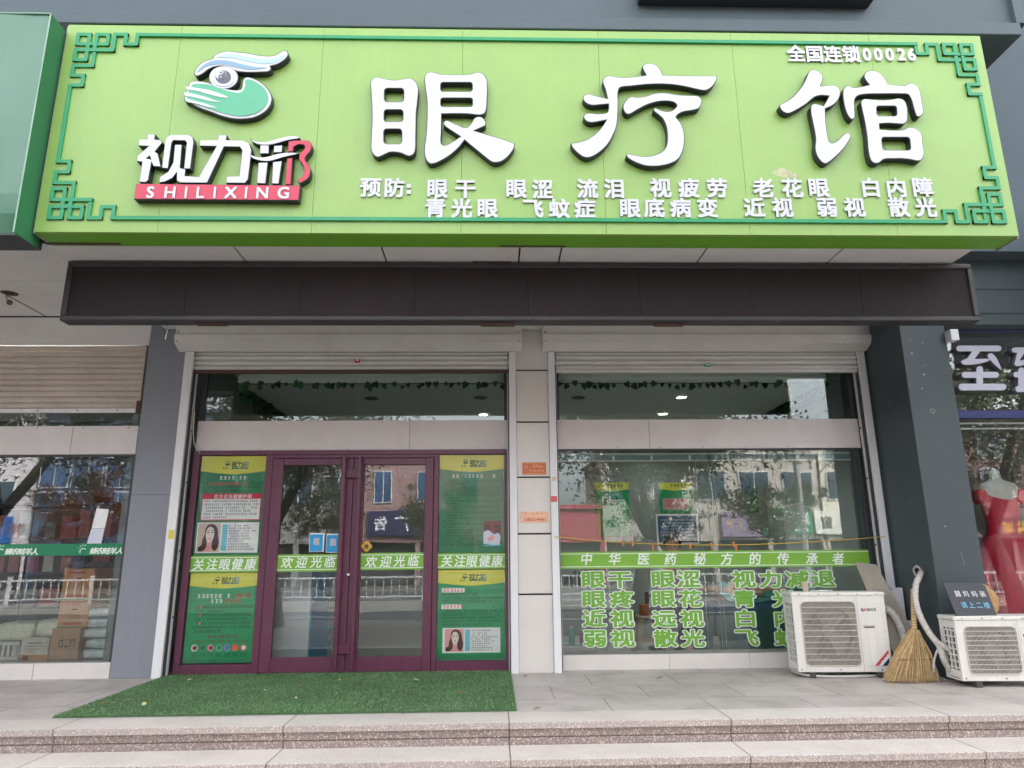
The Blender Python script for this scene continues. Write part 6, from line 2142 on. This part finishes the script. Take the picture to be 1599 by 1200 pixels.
tp = thing('person', 'therapist in a grey white coat seated at the head of the treatment bed', 'person', Vector((1.70, 1.45, .5)))
T = Vector((1.68, 1.50, .50))
q = lambda x, y, z, r_: (T.x + x, T.y + y, T.z + z, r_)
pts = [q(0, .08, .02, .15), q(.02, .06, .25, .14), q(.05, .02, .46, .16), q(.08, -.01, .57, .055), q(.11, -.04, .66, .088), q(.12, -.05, .76, .098), q(.12, -.04, .83, .07),
       q(-.12, .0, .50, .065), q(-.10, -.16, .28, .048), q(.14, -.28, .22, .034), q(.22, -.30, .21, .03),
       q(.24, .04, .50, .065), q(.34, -.08, .30, .046), q(.40, -.24, .22, .034), q(.44, -.30, .21, .03),
       q(-.11, -.02, .02, .095), q(-.14, -.42, .03, .07), q(-.14, -.46, -.38, .045), q(-.14, -.58, -.46, .035), q(.11, -.02, .02, .095), q(.13, -.42, .03, .07), q(.13, -.46, -.38, .045), q(.13, -.58, -.46, .035)]
ed = [(0, 1), (1, 2), (2, 3), (3, 4), (4, 5), (5, 6), (2, 7), (7, 8), (8, 9), (9, 10), (2, 11), (11, 12), (12, 13), (13, 14), (0, 15), (15, 16), (16, 17), (17, 18), (0, 19), (19, 20), (20, 21), (21, 22)]
skin('body', pts, ed, SKIN, tp)
gro = lambda p, e: p[:3] + (p[3] + e,)
ids = [0, 1, 2, 7, 8, 9, 11, 12, 13, 15, 19]
sub_ = {k: i for i, k in enumerate(ids)}
skin('coat', [gro(pts[k], .018) for k in ids], [(sub_[a], sub_[b]) for a, b in ed if a in sub_ and b in sub_], mat('coat_grey', (196, 200, 204), .8, .08, 6), tp)
ids = [0, 15, 16, 17, 19, 20, 21]
sub_ = {k: i for i, k in enumerate(ids)}
skin('trousers', [gro(pts[k], .012) for k in ids], [(sub_[a], sub_[b]) for a, b in ed if a in sub_ and b in sub_], mat('trousers_black', (30, 30, 34), .8, .1), tp)
hh = Vector(q(.12, -.035, .775, 0)[:3])
mb = MB().sphere(hh, .122, 16, 0, (.95, 1, 1))
keepf = [f for f in mb.f if sum(mb.v[i][2] - hh.z - .6 * (hh.y - mb.v[i][1]) * -1 * 0 for i in f) / len(f) > -.03 and not (sum(mb.v[i][1] for i in f) / len(f) < hh.y - .06 and sum(mb.v[i][2] for i in f) / len(f) < hh.z + .06)]
mb.f, mb.m = keepf, [0] * len(keepf)
obj('hair', mb, mat('hair_black', (24, 22, 22), .5), tp, True)
mb = MB()
for s_ in (-1, 1):
    mb.sphere((hh.x + s_ * .035, hh.y - .098, hh.z - .02), .011, 8)
obj('eyes', mb, BLACK, tp)
obj('nose', MB().tube([(hh.x, hh.y - .10, hh.z - .01), (hh.x, hh.y - .125, hh.z - .055), (hh.x, hh.y - .10, hh.z - .06)], [.008, .014, .01], 6), SKIN, tp, True)
obj('mouth', MB().box(hh.x - .022, hh.x + .022, hh.y - .105, hh.y - .09, hh.z - .09, hh.z - .082), ROSE, tp)
mb = MB()
for hx, hy, hz in ((.22, -.30, .21), (.44, -.30, .21)):
    for k in range(5):
        o_ = Vector((T.x + hx, T.y + hy, T.z + hz))
        d_ = Vector((.045, -.02 + .018 * (k - 2), .004)) if k else Vector((.02, .045, .01))
        mb.tube([o_ + Vector((.02, .010 * (k - 2), 0)), o_ + Vector((.02, .010 * (k - 2), 0)) + d_, o_ + Vector((.02, .010 * (k - 2), 0)) + d_ * 1.5 + Vector((0, 0, -.02))], [.009, .008, .006], 6)
obj('fingers', mb, SKIN, tp, True)
ss = thing('round_stool', 'black round stool under the seated therapist', 'stool', (T.x, T.y + .06, .012))
obj('seat', MB().lathe((T.x, T.y + .06, .33), [(0, 0), (.19, 0), (.20, .03), (.18, .07), (0, .08)], 22), BLACK, ss, True)
obj('column', MB().cyl((T.x, T.y + .06, .05), .03, .29, 12), DARKG, ss)
obj('base', MB().lathe((T.x, T.y + .06, .013), [(.22, 0), (.22, .03), (.04, .05), (0, .05)], 22), DARKG, ss)

# cabinet, posters and board on the back walls
cb_ = thing('white_cabinet', 'tall white cabinet by the right end of the shop window', 'cabinet', (3.3, 1.6, 0))
a, b = at(1300, 785, 1.9), at(1334, 785, 1.9)
obj('body', MB().box(a.x, 3.66, 1.9, 2.5, .013, a.z, 0, .006), mat('cabinet_white', (206, 212, 210), .4, .03), cb_)
obj('door', MB().box(a.x + .02, (a.x + 3.66) / 2 - .004, 1.885, 1.8995, .08, a.z - .04, 0, .003).box((a.x + 3.66) / 2 + .004, 3.64, 1.885, 1.8995, .08, a.z - .04, 0, .003), WHITEW, cb_)
pw = thing('partition', 'pale partition wall behind the treatment bed carrying green posters', 'wall', (2, 3.2, 0))
obj('panel', MB().box(.1, 3.71, 3.2, 3.26, .013, 2.6), mat('partition_paint', (140, 147, 140), .8, .04), pw)
for (q0, q1, q2, q3, lb, extra) in ((928, 985.5, 754, 838, 'green wall poster inside, left of the two behind the tree reflection', 0), (1028, 1085, 754, 831, 'green wall poster inside with a pink picture strip', 1),
                                    (1164, 1186, 741, 800, 'narrow dark green poster high on the inner wall', 2), (1207, 1240, 724, 805, 'tall dark green poster near the white cabinet', 2)):
    a, b = at(q0, q2, 3.19), at(q1, q3, 3.19)
    s = Sheet(a.x, b.x, b.z, a.z, 3.198, 'wall_poster', PGREEN2 if extra == 2 else PGREEN, lb, 'poster', 'green posters inside the clinic')
    if extra < 2:
        s.poly('heading', YELLOW, [(0, 0), (1, 0), (1, .13), (.5, .17), (0, .13)])
        s.lines('poster_print', INKG, [(.35, .8, .06)], .05, cw=.1, seed=51)
    if extra == 0:
        s.lines('poster_print', BLACK, [(.25, .8, .30), (.25, .7, .36), (.25, .8, .42)], .035, cw=.06, seed=52)
        s.lines('poster_print', PAPER, [(.3, .7, .22)], .03, cw=.06, seed=53)
    if extra == 1:
        s.rect('picture_strip', mat('strip_pink', (190, 150, 150), .5, .15, 20), .1, .32, .88, .55, 2)
        s.lines('poster_print', RED, [(.2, .8, .38), (.2, .8, .46)], .05, 3, cw=.09, seed=54)
        s.lines('poster_print', INKG, [(.12, .9, .62), (.12, .9, .69), (.12, .7, .76)], .03, cw=.05, seed=55)
    s.done()
a, b = at(1024, 803, 3.17), at(1093, 850, 3.17)
s = Sheet(a.x, b.x, b.z, a.z, 3.185, 'wall_board', PAPER, 'blue text board in a white border under the green poster', 'board')
s.rect('blue_field', mat('board_blue', (36, 84, 122), .5), .04, .06, .96, .94, 1)
s.lines('board_print', PAPER, [(.1, .9, .2 + .1 * i) for i in range(7)], .03, cw=.04, seed=61)
s.done()
# reception counter seen through the left door
rc = thing('reception_counter', 'white reception counter with a blue edge behind the left door', 'counter', (-2.2, .9, 0))
a, b = at(425, 890, .5), at(488, 890, .5)
obj('front', MB().box(a.x - .1, b.x, .5, 1.3, .013, a.z, 0, .006), mat('counter_white', (228, 230, 232), .35, .03), rc)
obj('blue_edge', MB().box(b.x + .001, b.x + .02, .5, 1.3, .013, a.z), mat('counter_blue', (40, 130, 176), .4), rc)
fs_ = thing('folding_stool', 'small blue folding stool behind the left door', 'stool', (-1.6, 1.4, 0))
c = at(515, 985, 1.5)
obj('seat', MB().box(c.x - .12, c.x + .12, 1.4, 1.6, .30, .33, 0, .008), CYAN, fs_)
for s_ in (-1, 1):
    obj('leg', MB().tube([(c.x - .11 * s_, 1.42 if s_ > 0 else 1.58, .30), (c.x + .11 * s_, 1.42 if s_ > 0 else 1.58, .013)], .015, 6), CYAN, fs_)

# ================================================================== the street behind the camera, seen in the panes
BARK = mat('bark', (74, 66, 60), .9, .3, 12, bump=.8, bscale=20)
LV = [mat('leaf_olive', (112, 114, 88), .6, .2, .6), mat('leaf_dark', (84, 90, 70), .6, .2, .6), mat('leaf_pale_green', (140, 142, 112), .55, .2, .6)]
LVB = [mat('leaf_rust', (142, 84, 56), .6, .2, .6), mat('leaf_brown_red', (104, 58, 46), .6, .2, .6), mat('leaf_ochre', (166, 116, 66), .6, .2, .6)]


def tree(x, y, h, rad, n, label, pal, seed, grp, lean=.2, ls=.06, z0=-.45, low=2.6):
    r = random.Random(seed)
    t = thing('street_tree', label, 'tree', (x, y, z0), grp)
    mb = MB()
    fork = Vector((x + lean * 1.2, y, z0 + low * .75))
    mb.tube([(x, y, z0), (x + lean * .3, y, z0 + low * .3), fork], [.24 * h / 8, .19 * h / 8, .17 * h / 8], 10)
    ends = []
    for k in range(5):
        a = 6.2832 * k / 5 + r.uniform(-.4, .4)
        m1 = fork + Vector((math.cos(a) * rad * .35, math.sin(a) * rad * .35, h * .2 + r.uniform(-.2, .4)))
        m2 = fork + Vector((math.cos(a) * rad * .7, math.sin(a) * rad * .7, h * .38 + r.uniform(-.5, .8)))
        mb.tube([fork, m1, m2], [.12 * h / 8, .08 * h / 8, .03 * h / 8], 7)
        ends += [m1, m2]
        for j in range(3):
            m3 = m1.lerp(m2, r.random()) + Vector((r.gauss(0, rad * .3), r.gauss(0, rad * .3), r.gauss(.3, .5)))
            mb.tube([m1.lerp(m2, .4), m3], [.04 * h / 8, .012], 5)
            ends.append(m3)
    obj('trunk', mb, BARK, t, True)
    cl = []
    for e in ends:
        for _ in range(3):
            cl.append((e + Vector((r.gauss(0, rad * .22), r.gauss(0, rad * .22), r.gauss(.1, rad * .18))), r.uniform(.3, .75) * rad * .33))
    V, F, M2 = [], [], []
    for i in range(n):
        c, cr = r.choice(cl)
        p = c + Vector((r.gauss(0, 1), r.gauss(0, 1), r.gauss(0, .8))) * cr * .6
        d1 = Vector((r.gauss(0, 1), r.gauss(0, 1), r.gauss(0, 1))).normalized()
        d2 = d1.orthogonal().normalized()
        s = ls * r.uniform(.6, 1.3)
        k = len(V)
        V += [tuple(p + d1 * s), tuple(p + d2 * s * .45), tuple(p - d1 * s), tuple(p - d2 * s * .45)]
        F.append((k, k + 1, k + 2, k + 3))
        M2.append(0 if r.random() < .5 else (1 if r.random() < .6 else 2))
    obj('crown', MB().add(V, F, M2), pal, t)
    return t


tg = 'plane trees along the near pavement'
tree(3.05, -9.9, 8.4, 3.3, 30000, 'olive street tree with a forked trunk standing opposite the shop window', LV, 1, tg, .35)
tree(-5.6, -9.9, 8.2, 3.2, 26000, 'olive street tree standing opposite the purple doors', LV, 2, tg, -.25)
tree(-13.4, -9.9, 8.6, 3.0, 20000, 'leaning olive street tree opposite the left store', LV, 3, tg, .9, low=3.4)
tree(11.6, -9.9, 8.6, 3.2, 20000, 'street tree opposite the dress shop', LV, 4, tg, -.4)
tg = 'small trees on the far side of the street'
for i, (x, m_) in enumerate(((-23.2, LVB), (-19.5, LVB), (-9.5, LV), (-3.5, LV), (9.0, LV), (15.5, LV), (22.5, LV))):
    tree(x, -31.8, 5.6, 2.0, 6500, ['rust coloured tree before the blue glass building', 'rust coloured tree right of the first across the street', 'olive tree before the grey building across the street', 'olive tree before the pink building across the street', 'olive tree before the low red shop', 'olive tree before the green sign across the street', 'olive tree before the cream building'][i], m_, 20 + i, tg, .1, .085, -.5, 2.4)

rl = thing('road_railing', 'white road barrier of upright bars on a concrete base', 'railing', (0, -17.6, -.61))
RW = mat('railing_white', (206, 206, 204), .45, .05)
obj('concrete_base', MB().box(-70, 70, -17.85, -17.35, -.75, -.30), mat('concrete', (164, 160, 154), .8, .1), rl)
obj('rail', MB().box(-70, 70, -17.63, -17.57, .44, .50).box(-70, 70, -17.62, -17.58, -.18, -.14), RW, rl)
mb, mb2 = MB(), MB()
for i in range(-24, 25):
    mb.box(i * 2.8 - .05, i * 2.8 + .05, -17.65, -17.55, -.30, .60)
for i in range(-180, 181):
    mb2.box(i * .28 - .014, i * .28 + .014, -17.612, -17.588, -.14, .44)
obj('post', mb, RW, rl)
obj('bar', mb2, RW, rl)
lp_ = thing('street_lamp', 'pale lamp post on the near pavement', 'street lamp', (7.6, -10.6, -.45))
obj('pole', MB().tube([(7.6, -10.6, -.45), (7.6, -10.6, 7.5)], [.09, .05], 12), RW, lp_)
obj('lamp_head', MB().box(7.5, 7.7, -12.2, -10.6, 7.5, 7.58, 0, .02), RW, lp_)

PANE = mat('far_pane', (60, 74, 86), .12, .2, .7, spec=.8)
PANEB = mat('far_pane_blue', (62, 84, 116), .15, .2, .7, spec=.8)
FRW = mat('far_frame', (206, 208, 208), .5)
SHOPD = mat('far_shop_dark', (66, 64, 66), .6, .3, .5)


def block(x0, x1, h, col, label, nx, rows, y=-36.0, pane=None, wall_tile=None, ww=.7):
    t = thing('street_building', label, 'building', ((x0 + x1) / 2, y, -.5))
    wm = brick_mat('far_wall_%d' % int(x0 + 90), col, tuple(min(255, c + 6) for c in col), tuple(int(c * .78) for c in col), .6, .3, .012, .6, vertical=True, dirt=.2) if wall_tile else mat('far_wall_%d' % int(x0 + 90), col, .7, .05, .5, dirt=.3)
    obj('wall', MB().box(x0, x1, y - 8, y, 2.0, h).box(x0, x1, y - 8, y - .6, -.5, 2.0), wm, t)
    mb = MB()
    n = max(1, int((x1 - x0) / 3))
    obj('shop_front', MB().box(x0 + .2, x1 - .2, y - .59, y - .5, -.45, 2.0), SHOPD, t)
    for i in range(n + 1):
        x = x0 + (x1 - x0) * i / n
        mb.box(x - .15, x + .15, y - .5, y + .02, -.5, 2.0)
    obj('pier', mb, wm, t)
    for z0_, z1_ in rows:
        for i in range(nx):
            c = x0 + (x1 - x0) * (i + .5) / nx
            hw_ = (x1 - x0) / nx * ww / 2
            f = obj('window', MB().box(c - hw_, c + hw_, y, y + .08, z0_, z1_), FRW, t)
            obj('glass', MB().box(c - hw_ + .06, c - .03, y + .075, y + .09, z0_ + .06, z1_ - .06).box(c + .03, c + hw_ - .06, y + .075, y + .09, z0_ + .06, z1_ - .06), pane or PANE, f)
    obj('roof', MB().box(x0 - .1, x1 + .1, y - 8.1, y + .25, h, h + .25), wm, t)
    return t


block(-58, -28.2, 10.5, (196, 188, 190), 'white tiled building far left across the street', 7, [(4.2, 5.9), (7.3, 9.0)], wall_tile=1, ww=.5)
block(-28, -16, 10, (78, 88, 112), 'blue glass building across the street', 6, [(3.9, 5.2), (5.4, 6.9), (7.2, 9.2)], pane=PANEB, ww=.92)
block(-15.8, -8.7, 8.5, (150, 146, 146), 'grey building across the street opposite the doors', 3, [(4.3, 6.0), (6.6, 8.0)])
block(-8.5, 2.2, 9, (154, 124, 122), 'pink tiled building across the street', 4, [(4.4, 6.3), (6.8, 8.4)], pane=PANEB, wall_tile=1, ww=.4)
block(2.4, 6.2, 3.9, (170, 66, 80), 'low red shop across the street', 1, [], y=-35.6)
block(6.4, 20.0, 7.2, (186, 176, 168), 'beige building across the street behind the green sign', 5, [(4.4, 6.2)])
block(20.2, 27.6, 9, (214, 206, 190), 'cream building across the street', 3, [(4.4, 6.2), (6.9, 8.4)])
block(27.8, 60, 9.5, (124, 92, 90), 'pink brick building far right across the street', 6, [(4.3, 6.2), (6.8, 8.6)], wall_tile=1, ww=.35)


def board(x0, x1, z0, z1, col, txt, tcol, label, y=-35.9, hh=.6, sub=None):
    """shop board facing the shop; its writing shows mirrored in the panes"""
    o = solo('shop_board', MB().box(x0, x1, y, y + .15, z0, z1, 0, .01), mat('board_%d' % int(x0 * 10 + 900), col, .5, .04), label, 'sign')
    mb = MB()
    m_ = mat('board_text_%d' % int(x0 * 10 + 900), tcol, .5)
    n = len(txt)
    s = min((z1 - z0) * hh, (x1 - x0) / (n + .5))
    for i, ch in enumerate(txt):
        kx, ky = latin(ch) if ord(ch) < 256 else (.5, .38)
        vs, fs, nz = glyph(ch)
        keep = [k for k in range(len(fs)) if nz[k] > .5]
        X = (x0 + x1) / 2 - (i - (n - 1) / 2) * (x1 - x0) / (n + .3)      # faces +Y: runs the other way
        Z = (z0 + z1) / 2 + (.12 * (z1 - z0) if sub else 0)
        for j, (ox, oz) in enumerate(((.02, .02), (-.02, -.02), (.02, -.02), (-.02, .02))):
            mb.add([(X - (x + ox - kx) * s, y + .155 + .001 * j, Z + (yy + oz - ky) * s) for x, yy, z in vs], [fs[k] for k in keep])
    if sub:
        mb.box(x0 + .3, x1 - .3, y + .15, y + .156, z0 + .12 * (z1 - z0), z0 + .18 * (z1 - z0))
    obj('lettering', mb, m_, o)


board(-34.5, -29.0, 2.1, 3.7, (30, 96, 160), '农资生', (226, 230, 226), 'blue sign reading 生资 across the street, seen in the left window')
board(-8.0, -2.6, 2.4, 3.9, (52, 46, 84), '图文广告', (226, 226, 232), 'dark violet sign of a print shop across the street')
board(13.6, 16.0, 2.2, 3.7, (150, 132, 158), 'VIP', (206, 186, 130), 'pale violet sign reading VIP across the street')
board(16.1, 19.2, 2.3, 3.9, (0, 132, 84), '购超市', (232, 236, 232), 'green supermarket sign across the street', sub=True)
board(19.4, 22.2, 2.3, 3.7, (226, 222, 212), '门窗', (90, 84, 80), 'white sign right of the green supermarket sign')
board(30.0, 33.0, 1.9, 3.2, (64, 60, 66), '家俱城', (206, 166, 70), 'dark sign reading 家俱城 across from the dress shop')
